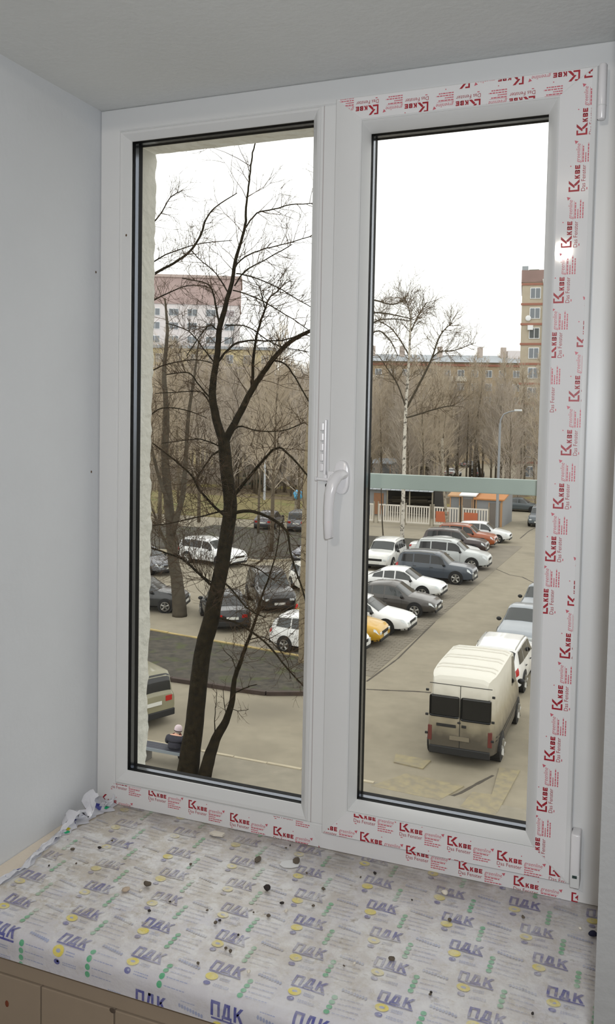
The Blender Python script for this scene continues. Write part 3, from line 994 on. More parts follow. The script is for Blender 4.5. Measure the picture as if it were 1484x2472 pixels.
# block paving under the left row of cars, nearest blocks one by one
pv = tag(empty('block_paving', (-9, 32, 0)), 'grey paving blocks under the parked cars by the road', 'paving', kind='structure')
MB().box(-14.0, -8.1, 27.6, 64.5, 0, .012).build('bedding', m_sett, pv).data.transform(Matrix.Translation((9, -32, 0)))
blk = MB().bbox(-.145, .145, -.095, .095, 0, .028, .006).mesh('paving_block', m_sett)
k = 0
for j in range(24):
    for i in range(12):
        if k >= 288: break
        y = 28.2 + j*.2 + .1
        x = -8.27 - i*.3 - (.15 if j % 2 else 0)
        o = obj('paving_block', blk, pv)
        o.location = (x + 9, y - 32, rnd.uniform(-.006, .003))
        k += 1
rest = MB()
for j in range(24, 90):
    for i in range(12):
        y = 28.2 + j*.2 + .1
        x = -8.27 - i*.3 - (.15 if j % 2 else 0)
        rest.box(x - .145 + 9, x + .145 + 9, y - .095 - 32, y + .095 - 32, 0, .026 + rnd.uniform(-.006, .003))
tag(rest.build('paving_block', m_sett, pv), kind='stuff')
# worn yellow road marking, patched cracks
def flat_poly(name, pts_, m, label, cat, z0=.0, z1=.006):
    c = pts_[0]
    o = MB().prism([(p[0] - c[0], p[1] - c[1]) for p in pts_], z0, z1).build(name, m)
    o.location = (c[0], c[1], 0)
    return tag(o, label, cat, kind='structure')
flat_poly('road_marking', [tuple(gp(*p)[:2]) for p in ((1200, 1965), (1255, 1862), (1205, 1855), (1180, 1945))], m_yline, 'worn yellow paint stripe on the road right of the van', 'road marking', .0, .035)
flat_poly('road_marking', [tuple(gp(*p)[:2]) for p in ((895, 1900), (1060, 1935), (1120, 1900), (980, 1870))], m_yline, 'worn broad yellow paint patch on the pavement behind the van', 'road marking', .0, .034)
flat_poly('road_marking', [tuple(gp(*p)[:2]) for p in ((1110, 1950), (1195, 1972), (1215, 1925), (1140, 1915))], m_yline, 'worn short yellow paint patch nearest to the window', 'road marking', .0, .034)
flat_poly('road_marking', [tuple(gp(*p)[:2]) for p in ((955, 1822), (1040, 1838), (1020, 1858), (950, 1842))], m_yline, 'faint yellow paint patch left behind the van', 'road marking', .0, .034)
def crack(pts_, wid, label):
    mb = MB()
    P_ = [gp(*p) for p in pts_]
    for a, b in zip(P_[:-1], P_[1:]):
        for s in range(3):
            p, q = a.lerp(b, s/3), a.lerp(b, (s + 1)/3)
            t = (q - p).normalized()
            n = Vector((-t.y, t.x, 0))*wid*rnd.uniform(.35, .65)
            mb.hexa([p - n, q - n, q + n, p + n] + [v + Vector((0, 0, .005)) for v in (p - n, q - n, q + n, p + n)])
    c = P_[0]
    mb.v = [(v[0] - c.x, v[1] - c.y, v[2]) for v in mb.v]
    o = mb.build('tar_seam', m_crack)
    o.location = (c.x, c.y, .001)
    tag(o, label, 'road seam', kind='structure')
crack([(884, 1664), (940, 1667), (1000, 1669), (1040, 1672)], .10, 'dark tar seam across the road left of the van')
crack([(1165, 1367), (1200, 1375), (1230, 1388), (1260, 1393), (1290, 1408)], .08, 'thin winding tar seam across the far road')
crack([(1090, 1450), (1105, 1430), (1120, 1415)], .06, 'short crack in the road beside the grey cars')
crack([(885, 1645), (940, 1605), (960, 1590), (1049, 1501)], .06, 'straight seam between paving blocks and road')
crack([(880, 1886), (960, 1903), (1050, 1921), (1062, 1932), (1110, 1915), (1150, 1893), (1190, 1872)], .09, 'dark tar seam crossing the pavement behind the van')
crack([(1255, 1300), (1275, 1283), (1290, 1275)], .10, 'crack at the far end of the road')

# ------------------------------------------------------------------ cars
m_cglass = mat('car_glass', (30, 36, 36), .08, spec=.8)
m_cglass2 = mat('dark_car_glass', (10, 11, 12), .1, spec=.6)
m_tyre = mat('tyre_rubber', (18, 17, 17), .85)
m_rim = mat('alloy_rim', (150, 148, 142), .35, metal=.7)
m_black = mat('black_car_plastic', (18, 18, 19), .6)
m_red = mat('red_light_lens', (168, 22, 20), .2)
m_lamp = mat('clear_light_lens', (206, 212, 214), .12, spec=.8)
m_plate = mat('white_number_plate', (206, 206, 200), .5)
m_vplate = mat('muddy_number_plate', (112, 104, 88), .8)
m_vred = mat('muddy_red_lens', (92, 36, 30), .5)
paints = {}
def paint(rgb):
    if rgb not in paints:
        paints[rgb] = mat('car_paint_%d' % len(paints), rgb, .3, var=.08, vscale=2.2, coat=.6)
    return paints[rgb]
def lerp_tab(tab, x):
    if x <= tab[0][0]: return tab[0][1]
    for (a, fa), (b, fb) in zip(tab[:-1], tab[1:]):
        if x <= b:
            return fa + (fb - fa)*(x - a)/(b - a)
    return tab[-1][1]
CAR = {
 # roof line and shoulder line along the length (x/L from tail -.5 to nose .5, z/H)
 'suv':   dict(L=4.5, W=1.82, H=1.70, wb=2.65, r=.36, roof=[(-.5, .60), (-.485, .66), (-.455, .86), (-.42, .96), (-.2, 1.0), (.02, .985), (.075, .95), (.20, .655), (.34, .625), (.44, .585), (.485, .52), (.5, .44)],
               belt=[(-.5, .56), (-.46, .62), (.1, .60), (.2, .585), (.44, .545), (.5, .42)], ws=(.083, .195), rw=(-.484, -.435), sw=(-.43, .17), pill=(-.26, -.04), rails=True, inset=.80),
 'sedan': dict(L=4.6, W=1.80, H=1.46, wb=2.68, r=.33, roof=[(-.5, .60), (-.49, .66), (-.36, .70), (-.20, .945), (-.1, .99), (.0, 1.0), (.07, .965), (.215, .665), (.36, .60), (.45, .54), (.485, .48), (.5, .40)],
               belt=[(-.5, .58), (-.46, .63), (-.3, .645), (.1, .61), (.2, .585), (.45, .50), (.5, .38)], ws=(.078, .212), rw=(-.355, -.21), sw=(-.31, .185), pill=(-.17, -.035), rails=False, inset=.76),
 'hatch': dict(L=4.2, W=1.76, H=1.52, wb=2.55, r=.31, roof=[(-.5, .56), (-.485, .66), (-.45, .84), (-.39, .95), (-.2, .99), (.0, 1.0), (.07, .965), (.215, .67), (.35, .61), (.45, .55), (.485, .49), (.5, .40)],
               belt=[(-.5, .54), (-.46, .63), (.1, .60), (.2, .58), (.45, .51), (.5, .38)], ws=(.078, .210), rw=(-.482, -.41), sw=(-.42, .185), pill=(-.24, -.035), rails=False, inset=.78),
 'mpv':   dict(L=4.4, W=1.82, H=1.74, wb=2.65, r=.33, roof=[(-.5, .55), (-.49, .62), (-.465, .88), (-.43, .965), (-.2, 1.0), (.05, .985), (.12, .95), (.29, .63), (.38, .58), (.46, .52), (.49, .46), (.5, .40)],
               belt=[(-.5, .53), (-.46, .575), (.1, .56), (.25, .545), (.46, .48), (.5, .38)], ws=(.13, .283), rw=(-.489, -.452), sw=(-.44, .24), pill=(-.26, .0), rails=False, inset=.83),
 'van':   dict(L=5.1, W=1.96, H=2.44, wb=3.2, r=.35, roof=[(-.5, .88), (-.498, .935), (-.488, .972), (-.455, .992), (-.2, 1.0), (.14, .99), (.2, .955), (.36, .56), (.44, .51), (.485, .44), (.5, .34)],
               belt=[(-.5, .53), (-.45, .545), (.2, .53), (.34, .50), (.46, .42), (.5, .32)], ws=(.212, .352), rw=None, sw=(.10, .31), pill=(), rails=False, inset=.885),
}
def car_surface(d):
    L, W, H = d['L'], d['W'], d['H']
    def S(x, v, side=1.0):
        """x in -.5...5 of the length, v in 0..7 round the half section"""
        rf = lerp_tab(d['roof'], x)*H
        bl = min(lerp_tab(d['belt'], x)*H, rf - .015)
        a = abs(2*x)
        wd = W/2*(1 - .17*a**8)*(1 - .02*a**2)
        zb = .22 + .10*a**10
        cab = max(0.0, min(1.0, (rf - bl)/(.30*H)))
        rwid = (.86 - (.86 - d['inset'])*cab)*wd
        tab = [(wd*.80, zb), (wd*.965, zb + .10), (wd*1.0, zb + (bl - zb)*.45), (wd*.99, zb + (bl - zb)*.80), (wd*(.95 - .015*cab), bl), (rwid, rf - .055*cab - .01), (rwid*.80, rf), (0.0, rf + .018)]
        v = max(0.0, min(7.0, v))
        i = min(6, int(v))
        t = v - i
        y = tab[i][0] + (tab[i + 1][0] - tab[i][0])*t
        z = tab[i][1] + (tab[i + 1][1] - tab[i][1])*t
        return Vector((x*L, side*y, z))
    return S
def patch(mb, S, x0, x1, v0, v1, side, off, nx=8, nv=3, sk0=0.0, sk1=0.0):
    """a panel that follows the body, lifted by off"""
    g = []
    for i in range(nx + 1):
        for j in range(nv + 1):
            tj = j/nv
            a = x0 + sk0*tj
            b = x1 + sk1*tj
            x = a + (b - a)*i/nx
            v = v0 + (v1 - v0)*tj
            p = S(x, v, side)
            dx = S(x + .004, v, side) - S(x - .004, v, side)
            dv = S(x, min(v + .03, 7), side) - S(x, max(v - .03, 0), side)
            n = dv.cross(dx)*side
            n = n.normalized() if n.length > 1e-9 else Vector((0, 0, 1))
            g.append(p + n*off)
    f = []
    for i in range(nx):
        for j in range(nv):
            q = (i*(nv + 1) + j, (i + 1)*(nv + 1) + j, (i + 1)*(nv + 1) + j + 1, i*(nv + 1) + j + 1)
            f.append(q if side > 0 else tuple(reversed(q)))
    mb.add(g, f)
    return mb
CM = {}
def car_meshes(kind):
    if kind in CM: return CM[kind]
    d = CAR[kind]
    S = car_surface(d)
    L, W, H = d['L'], d['W'], d['H']
    st = sorted(set([-.5, -.497, -.485, -.47, -.4, -.3, -.15, 0, .15, .25, .32, .4, .44, .47, .485, .495, .5] + [a for a, _ in d['roof']] + [a for a, _ in d['belt']]))
    lv = [0, 1, 2, 3, 4, 4.5, 5, 5.5, 6, 7]
    mb = MB()
    row = len(lv)*2 - 1
    for x in st:
        for v in lv: mb.v.append(tuple(S(x, v, 1)))
        for v in reversed(lv[:-1]): mb.v.append(tuple(S(x, v, -1)))
    for i in range(len(st) - 1):
        for j in range(row - 1):
            a = i*row + j
            mb.f.append((a, a + row, a + row + 1, a + 1))
        mb.f.append((i*row + row - 1, (i + 1)*row + row - 1, (i + 1)*row, i*row))
    mb.f.append(tuple(range(row)))
    mb.f.append(tuple(reversed([(len(st) - 1)*row + k_ for k_ in range(row)])))
    mb.m = [0]*len(mb.f)
    body = mb.mesh('body', paint((200, 200, 200)), 32)
    bm = bmesh.new(); bm.from_mesh(body); bmesh.ops.recalc_face_normals(bm, faces=bm.faces[:]); bm.to_mesh(body); bm.free()
    out = dict(body=body, parts=[])
    def part(nm, mb_, m, smooth=None, subs=()):
        out['parts'].append((nm, mb_.mesh(nm, m, smooth), [(sn, sm.mesh(sn, smat, 40)) for sn, sm, smat in subs]))
    for s in (1, -1):
        xa, xb = d['sw']
        cuts = [xa] + [p for p in d['pill']] + [xb]
        for a, b in zip(cuts[:-1], cuts[1:]):
            part('side_window', patch(MB(), S, a + .008, b - .008, 4.10, 4.90, s, .006, 8, 3, .015 if a == xa else 0.0, -.045 if b == xb else 0.0), m_cglass2 if kind in ('suv', 'van') else m_cglass)
    gb = MB()
    for s in (1, -1): patch(gb, S, d['ws'][0], d['ws'][1], 5.12, 7, s, .006, 6, 5)
    part('windscreen', gb, m_cglass, 60)
    if d['rw']:
        gb = MB()
        for s in (1, -1): patch(gb, S, d['rw'][0], d['rw'][1], 5.15, 7, s, .006, 5, 5)
        part('rear_window', gb, m_cglass2, 60)
    # lower trim, seams, handles
    for s in (1, -1):
        part('sill_trim', patch(MB(), S, -.47, .47, .05, .9, s, .004, 16, 2), m_black)
        for x in (list(d['pill']) + [d['sw'][1] - .03]):
            part('door_seam', patch(MB(), S, x - .0012, x + .0012, 1.0, 4.0, s, .003, 1, 6), m_black)
        for x in list(d['pill'])[-2:]:
            part('door_handle', MB().bbox(x*L + .02, x*L + .18, s*(W/2) - .02, s*(W/2) + .012, lerp_tab(d['belt'], x)*H*.86 - .012, lerp_tab(d['belt'], x)*H*.86 + .012, .004), m_black)
        # mirror
        mx = d['sw'][1]*L - .12
        mz = lerp_tab(d['belt'], d['sw'][1])*H
        part('mirror', MB().ell((mx, s*(W/2 + .09), mz + .08), (.08, .11, .085), 8, 6), m_black, 60)
        # lights
        part('headlight', patch(MB(), S, .435, .492, 3.0 if kind != 'van' else 2.6, 3.95, s, .007, 6, 3, -.005, -.03), m_lamp, 60)
        if kind == 'van':
            part('tail_light', MB().bbox(-L/2 - .012, -L/2 + .05, s*W*.405 - .055, s*W*.405 + .055, .62, 1.02, .01), m_vred)
        else:
            part('tail_light', patch(MB(), S, -.499, -.462, 2.9 if kind != 'suv' else 2.6, 3.95, s, .008, 5, 3), m_red, 60)
            part('tail_light', MB().bbox(-L/2 - .010, -L/2 + .02, s*W*.30 - .10, s*W*.30 + .13, H*.44, H*.54, .01), m_red)
    # nose: grille, bumper, plates
    gz = H*.36 if kind != 'van' else H*.25
    part('grille', MB().bbox(L/2 - .02, L/2 + .012, -W*.24, W*.24, gz - .01, gz + H*.075, .012), m_black, None, ())
    part('front_bumper', MB().bbox(L/2 - .05, L/2 + .02, -W*.38, W*.38, .26, .40, .03), m_black)
    part('number_plate', MB().box(L/2 + .01, L/2 + .028, -.26, .26, .42, .53), m_plate)
    for s in (1, -1):
        part('headlight', MB().bbox(L/2 - .03, L/2 + .008, s*W*.33 - .12, s*W*.33 + .10, gz + .0, gz + .11, .015), m_lamp)
    part('rear_bumper', MB().bbox(-L/2 - .03, -L/2 + .06, -W*.41, W*.41, .28, .50, .03), m_black)
    part('number_plate', MB().box(-L/2 - .034, -L/2 - .01, -.26, .26, .70 if kind in ('suv', 'van', 'mpv') else .58, .81 if kind in ('suv', 'van', 'mpv') else .69), m_plate if kind != 'van' else m_vplate)
    if d['rails']:
        for s in (1, -1):
            pts_ = [S(x, 5.4, s) + Vector((0, 0, .05 if -.4 < x < .0 else .0)) for x in (-.415, -.38, -.2, -.02, .015)]
            part('roof_rail', MB().tube(pts_, .018, 5), m_rim)
    # wheels
    rr = d['r']
    for sx in (1, -1):
        for s in (1, -1):
            cx, cy = sx*d['wb']/2, s*(W/2 - .105)
            part('wheel_arch', MB().tube([(cx, s*(W/2 - .32), rr + .02), (cx, s*(W/2 + .004), rr + .02)], rr*1.17, 20), m_black)
            ty = MB().tube([(cx, cy - s*.10, rr), (cx, cy - s*.09, rr), (cx, cy + s*.105, rr), (cx, cy + s*.118, rr)], [rr*.92, rr, rr, rr*.93], 20)
            rim = MB()
            rim.tube([(cx, cy + s*.10, rr), (cx, cy + s*.121, rr)], rr*.16, 10)
            for k_ in range(5):
                th = 2*math.pi*k_/5 + .3
                p0 = Vector((cx + rr*.1*math.cos(th), cy + s*.119, rr + rr*.1*math.sin(th)))
                p1 = Vector((cx + rr*.64*math.cos(th), cy + s*.119, rr + rr*.64*math.sin(th)))
                rim.tube([p0, p1], [rr*.13, rr*.17], 4)
            n_ = 20
            for k_ in range(n_):
                a, b = 2*math.pi*k_/n_, 2*math.pi*(k_ + 1)/n_
                ring_ = lambda q, th: (cx + rr*q*math.cos(th), cy + s*.123, rr + rr*q*math.sin(th))
                rim.add([ring_(.60, a), ring_(.70, a), ring_(.70, b), ring_(.60, b)], [(0, 1, 2, 3)])
            part('wheel', ty, m_tyre, 40, [('rim', rim, m_rim)])
    if kind == 'van':
        x = -L/2
        for s in (1, -1):
            part('rear_window', MB().bbox(x - .012, x + .01, min(s*.018, s*W*.415), max(s*.018, s*W*.415), 1.28 if s > 0 else 1.24, 1.86, .05), m_cglass2)
        part('door_seam', MB().box(x - .006, x + .01, -.008, .008, .42, 2.16), m_black)
        part('roof_cap_seam', MB().box(x - .006, x + .01, -W*.42, W*.42, 2.150, 2.166), m_black)
        for s in (1, -1):
            for z in (.80, 1.30, 1.96):
                part('door_hinge', MB().bbox(x - .03, x + .02, s*W*.445 - .03, s*W*.445 + .05, z - .03, z + .03, .01), m_black)
        part('door_handle', MB().bbox(x - .03, x, -.17, -.05, 1.05, 1.12, .01), m_black)
        part('plate_recess', MB().bbox(x - .016, x, .10, .62, 1.02, 1.10, .01), m_black)
        part('badge', MB().ell((x - .01, .02, 1.17), (.012, .05, .03), 10, 6), m_black)
        for q in (-.36, -.30, -.16, -.10, .04, .10):
            rb = MB()
            rb.tube([S(q, v, s_) + Vector((0, 0, .006)) for s_, v in ((1, 5.3), (1, 6), (1, 7), (-1, 6), (-1, 5.3))], .022, 6)
            part('roof_rib', rb, paint((205, 201, 190)), 60)
        for z in (.50, .62):
            for s in (1, -1):
                part('side_rub_strip', patch(MB(), S, -.44, .42, 1.9 + (z - .5)*2, 1.98 + (z - .5)*2, s, .006, 10, 1), m_black)
    CM[kind] = out
    return out
def car(name, kind, pos, head, rgb, label, scale=(1, 1, 1), dirty=False, detail=True, group=None):
    d = car_meshes(kind)
    root = tag(empty(name, (pos[0], pos[1], 0.0), R(head)), label, 'van' if kind == 'van' else 'car', group)
    root.scale = scale
    bm_ = d['body'].copy()
    bm_.materials.clear()
    bm_.materials.append(paint(rgb) if not dirty else dirty)
    obj('body', bm_, root)
    skip = () if detail else ('door_seam', 'door_handle', 'sill_trim', 'wheel_arch', 'grille', 'mirror')
    for nm, me_, subs in d['parts']:
        if nm in skip: continue
        o = obj(nm, me_, root)
        if detail:
            for sn, sm in subs:
                obj(sn, sm, o)
    return root
def by_wheel(kind, px, py, head, front=True, scale=1.0):
    """centre of a car whose near wheel touches the yard at this point (near side = its right side)"""
    d = CAR[kind]
    g = gp(px, py)
    a = R(head)
    f = Vector((math.cos(a), math.sin(a), 0))
    rgt = Vector((math.sin(a), -math.cos(a), 0))
    return g - f*(d['wb']/2*(1 if front else -1))*scale - rgt*(d['W']/2 - .05)*scale
def by_nose(kind, x, y, head=0):
    a = R(head)
    return Vector((x, y, 0)) - Vector((math.cos(a), math.sin(a), 0))*CAR[kind]['L']/2
# row left of the road, noses to the road
car('parked_suv', 'suv', by_wheel('suv', 1099, 1412, -1), -1, (56, 64, 74), 'slate blue grey off-roader parked in the middle of the row')
car('parked_suv', 'suv', by_wheel('suv', 1135, 1377, 0), 0, (178, 182, 182), 'silver off-roader just behind the slate blue one', (1.05, 1.02, 1.04))
car('parked_car', 'sedan', by_nose('sedan', -9.75, 56.1), 0, (214, 216, 216), 'white saloon between silver and maroon off-roaders')
car('parked_suv', 'suv', by_nose('suv', -9.75, 59.2), 0, (48, 32, 30), 'dark maroon off-roader with silver roof rails', (1, 1, .97))
car('parked_suv', 'suv', by_nose('suv', -9.75, 63.0), 0, (150, 74, 30), 'orange off-roader near the far end of the row', (.97, 1, .95))
car('parked_car', 'hatch', by_nose('hatch', -9.25, 66.2), 0, (216, 218, 218), 'white hatchback at the far end of the row by the lamp post')
car('parked_suv', 'suv', (-14.75, 51.2), -90, (214, 214, 210), 'white off-roader facing the window beside the slate blue one')
car('parked_car', 'sedan', by_nose('sedan', -8.95, 42.6), 0, (222, 223, 222), 'white saloon half hidden behind the dark grey saloon')
car('parked_car', 'sedan', by_wheel('sedan', 1000, 1491, 0), 0, (62, 58, 54), 'dark grey saloon with five spoke wheels by the road')
car('parked_car', 'sedan', by_wheel('sedan', 930, 1534, 0), 0, (226, 227, 226), 'white saloon next to the yellow car')
car('parked_car', 'hatch', (-10.9, 32.05), 0, (190, 146, 20), 'yellow car with its nose showing beside the mullion', (.93, .95, 1))
# right of the road
car('parked_car', 'sedan', (-3.75, 40.9), -92, (116, 122, 128), 'grey saloon farthest up the right side of the road')
car('parked_car', 'sedan', (-3.85, 35.6), -92, (134, 140, 146), 'silver grey saloon facing the window behind the white crossover')
car('parked_suv', 'suv', (-3.75, 29.55), 90, (216, 216, 214), 'white crossover with red tail light ahead of the van', (1, 1, .95))
m_vand = mat('dirty_white_van_paint', (206, 203, 192), .45)
nt = m_vand.node_tree
b = nt.nodes['Principled BSDF']
tc = nt.nodes.new('ShaderNodeTexCoord'); sx = nt.nodes.new('ShaderNodeSeparateXYZ'); nt.links.new(tc.outputs['Object'], sx.inputs[0])
nz = nt.nodes.new('ShaderNodeTexNoise'); nz.inputs['Scale'].default_value = 4.0; nz.inputs['Detail'].default_value = 6.0; nt.links.new(tc.outputs['Object'], nz.inputs['Vector'])
ma = nt.nodes.new('ShaderNodeMath'); ma.operation = 'MULTIPLY_ADD'; ma.inputs[1].default_value = .55; nt.links.new(nz.outputs['Fac'], ma.inputs[0]); nt.links.new(sx.outputs[2], ma.inputs[2])
cr = nt.nodes.new('ShaderNodeValToRGB'); cr.color_ramp.elements[0].position = .32; cr.color_ramp.elements[1].position = .92
cr.color_ramp.elements[0].color = (*lin((72, 66, 56)), 1); cr.color_ramp.elements[1].color = (*lin((206, 203, 192)), 1)
e = cr.color_ramp.elements.new(.55); e.color = (*lin((142, 133, 112)), 1)
mr = nt.nodes.new('ShaderNodeMapRange'); mr.inputs[1].default_value = 0.2; mr.inputs[2].default_value = 2.6; nt.links.new(ma.outputs[0], mr.inputs[0])
nt.links.new(mr.outputs[0], cr.inputs['Fac']); nt.links.new(cr.outputs['Color'], b.inputs['Base Color'])
car('delivery_van', 'van', (-3.55, 23.35), 91, (206, 203, 192), 'mud splashed white high roof van seen from behind', dirty=m_vand)
car('parked_car', 'suv', (-8.7, 79.9), -90, (84, 92, 98), 'dark grey car beside the site cabins at the road end', detail=False)
car('parked_car', 'sedan', (-12.3, 92.0), 0, (70, 78, 82), 'dark car behind the orange roofed cabin', detail=False)
# left yard
car('parked_suv', 'suv', (-24.75, 46.7), -13, (232, 233, 233), 'white crossover parked across the yard behind the bare tree', (1, 1, .95))
car('parked_suv', 'suv', (-16.45, 37.2), -53, (22, 22, 23), 'black off-roader facing the window with headlights', (.98, 1, .98))
car('parked_car', 'sedan', (-16.75, 32.95), 126, (14, 14, 20), 'black saloon seen from behind with red tail lights by the tree')
car('parked_car', 'hatch', (-11.0, 30.0), -3, (224, 224, 222), 'white hatchback by the yellow kerb at the edge of the left pane', (.89, 1, .98))
car('parked_car', 'hatch', (-15.6, 40.9), -50, (226, 224, 216), 'white hatchback tucked behind the black off-roader')
car('parked_car', 'sedan', (-19.4, 51.2), -96, (112, 114, 124), 'grey saloon facing the window at the edge of the left pane')
car('parked_car', 'sedan', (-27.0, 42.4), -18, (92, 94, 100), 'grey car half hidden at the left render edge')
car('parked_car', 'hatch', (-21.4, 33.6), 16, (38, 40, 42), 'dark grey car at the left edge behind the thick trunk')
car('parked_car', 'sedan', (-29.4, 65.6), 100, (92, 90, 96), 'dark grey saloon on the far path seen from behind')
car('parked_car', 'mpv', (-26.2, 65.4), 96, (104, 106, 110), 'grey people carrier on the far path seen from behind')
car('parked_car', 'mpv', (-14.3, 20.7), 158, (128, 124, 100), 'beige people carrier at the bottom left seen from behind', (1, 1, .94))
for i, (px, py, hd, rgb, kd, lb) in enumerate(((1093, 1150, 80, (190, 190, 190), 'sedan', 'white car with red lights far up the street'), (1150, 1152, 85, (50, 52, 56), 'suv', 'dark car with red lights far up the street by the lamp post'), (1132, 1128, 60, (90, 92, 96), 'sedan', 'grey car parked far away under the trees'), (1182, 1116, 60, (200, 204, 206), 'sedan', 'white car far away right of the lamp post'), (388, 1150, 0, (214, 214, 214), 'hatch', 'white car far away at the left behind the trees'), (524, 1150, 10, (84, 86, 92), 'sedan', 'dark car far away left of the main trunk'), (690, 1165, 0, (120, 124, 130), 'sedan', 'grey car far away right of the main trunk'), (640, 1148, 0, (196, 200, 200), 'sedan', 'pale car far away behind the dark conifer'))):
    car('distant_car', kd, gp(px, py), hd, rgb, lb, detail=False, group='cars far beyond the yard')

# ------------------------------------------------------------------ trees
m_bark = mat('dark_mossy_bark', (33, 28, 18), .95, spec=.08, var=.7, vscale=9, bump=.6, bscale=30)
m_twig = mat('brown_twig_bark', (62, 50, 38), .9, spec=.08, var=.2, vscale=3)
m_bark2 = mat('grey_brown_bark', (76, 70, 60), .95, spec=.08, var=.25, vscale=5)
m_twig2 = mat('grey_twig_bark', (98, 86, 70), .9, spec=.08)
m_wtwig = mat('pale_brown_twigs', (168, 158, 146), .9, spec=.08)
m_wtwig2 = mat('ochre_twigs', (172, 160, 142), .9, spec=.08)
m_wbark = mat('wood_trunk_bark', (98, 89, 76), .95, spec=.08)
m_birch = two_tone('birch_bark', (196, 190, 178), (86, 80, 72), 5.0, .52, .60, .85, 3.0)
m_birch2 = two_tone('dim_birch_bark', (150, 142, 126), (104, 94, 80), 4.0, .48, .62, .9, 3.0)
m_needle = mat('dark_fir_needles', (44, 62, 50), .95, spec=.08, var=.3, vscale=5)

def grow(mb, p, d, ln, r, depth, rn, upw=.12, spread=.9, nchild=3, seg=4, wob=.22):
    """one twig with its side twigs"""
    pts_, rad = [p.copy()], [r]
    q, dd = p.copy(), d.normalized()
    for i in range(seg):
        dd = (dd + Vector((rn.uniform(-wob, wob), rn.uniform(-wob, wob), rn.uniform(-wob, wob) + upw))).normalized()
        q = q + dd*(ln/seg)
        pts_.append(q.copy())
        rad.append(max(r*(1 - .75*(i + 1)/seg), .0022))
    mb.tube(pts_, rad, 3 if r < .02 else 5, False)
    if depth > 0:
        for k in range(nchild):
            t = rn.uniform(.2, .95)
            i = min(seg - 1, int(t*seg))
            b = pts_[i].lerp(pts_[i + 1], t*seg - i)
            ax = (pts_[i + 1] - pts_[i]).normalized()
            sd = Vector((rn.uniform(-1, 1), rn.uniform(-1, 1), rn.uniform(-1, 1)))
            sd = (sd - ax*sd.dot(ax)).normalized()
            grow(mb, b, ax + sd*spread*rn.uniform(.6, 1.3), ln*rn.uniform(.35, .62), r*.58, depth - 1, rn, upw, spread, nchild, max(2, seg - 1), wob)
def traced(root_loc, pts_, wid, y0, dy=0.0):
    """polyline of a stem read off the photograph at depth y0 (dy: lean away along it); wid in photo pixels"""
    out, rad = [], []
    n = len(pts_)
    for i, (px, py) in enumerate(pts_):
        q = yp(px, py, y0 + dy*i/max(1, n - 1))
        dist = (q - CAM).dot(fw)
        w_ = wid[0] + (wid[1] - wid[0])*i/max(1, n - 1) if len(wid) == 2 else wid[i]
        out.append(q - root_loc)
        rad.append(max(w_/FPX*dist/2, .0025))
    return out, rad
def resample(pts_, rad, per=3, wob=0.0, rn=random):
    """smooth a traced stem"""
    o, r_ = [], []
    n = len(pts_)
    for i in range(n - 1):
        p0, p1, p2, p3 = pts_[max(i - 1, 0)], pts_[i], pts_[i + 1], pts_[min(i + 2, n - 1)]
        for k in range(per):
            t = k/per
            v = 0.5*((2*p1) + (-p0 + p2)*t + (2*p0 - 5*p1 + 4*p2 - p3)*t*t + (-p0 + 3*p1 - 3*p2 + p3)*t**3)
            o.append(v + Vector((rn.uniform(-1, 1), rn.uniform(-1, 1), rn.uniform(-1, 1)))*wob)
            r_.append(rad[i] + (rad[i + 1] - rad[i])*t)
    o.append(pts_[-1]); r_.append(rad[-1])
    return o, r_
def twigs_on(mb, pts_, rad, n, ln, r, rn, t0=.1, depth=2, upw=.1, nchild=3, wob=.22):
    for k in range(n):
        t = rn.uniform(t0, 1.0)*(len(pts_) - 1)
        i = min(len(pts_) - 2, int(t))
        b = pts_[i].lerp(pts_[i + 1], t - i)
        ax = (pts_[i + 1] - pts_[i]).normalized()
        sd = Vector((rn.uniform(-1, 1), rn.uniform(-1, 1), rn.uniform(-.6, 1)))
        sd = (sd - ax*sd.dot(ax)).normalized()
        grow(mb, b, ax*.6 + sd, ln*rn.uniform(.5, 1.2), r, depth, rn, upw, .9, nchild, 4, wob)

# the tree that fills the left pane
TY = 17.25
base = Vector((yp(455, 1872, TY).x, TY, .03))
rn = random.Random(42)
tree = tag(empty('foreground_tree', base), 'tall bare dark tree with forked trunk in front of the left pane', 'tree')
tp, tr_ = traced(base, [(452, 1885), (462, 1800), (470, 1740), (480, 1640), (492, 1560), (508, 1500), (520, 1440), (535, 1370), (547, 1290), (556, 1220), (548, 1150), (540, 1065)], [54, 48, 44, 42, 40, 40, 37, 35, 34, 33, 31, 29], TY, .3)
tp[0].z = 0.0
tp, tr_ = resample(tp, tr_, 4, .006, rn)
MB().tube(tp, tr_, 12).build('trunk', m_bark, tree, 179)
stems = {}
def stem(key, pts_, wid, dy0, dy1, name='branch', m=m_bark):
    a, b = traced(base, pts_, wid, TY + dy0, dy1 - dy0)
    a, b = resample(a, b, 4, .008, rn)
    MB().tube(a, b, 8 if b[0] > .03 else 5).build(name, m, tree, 179)
    stems[key] = (a, b)
stem('left', [(541, 1072), (524, 1020), (513, 960), (517, 905), (525, 850), (530, 790), (545, 735), (560, 680), (566, 640), (578, 595), (592, 545), (593, 500), (600, 450), (605, 400), (612, 360), (622, 325)], [24, 21, 19, 16, 15, 14, 12, 10, 9, 7.5, 6.5, 5.5, 4.5, 4, 3.5, 2.5], .3, -.4)
stem('right', [(540, 1070), (575, 1005), (606, 945), (635, 900), (665, 860), (700, 825), (750, 798)], [20, 17, 15, 13, 12, 11, 9], .3, 1.0)
stem('mid', [(608, 935), (612, 860), (622, 800), (640, 745), (650, 720), (672, 702)], [8, 7, 6, 5, 4, 2.5], .7, .3)
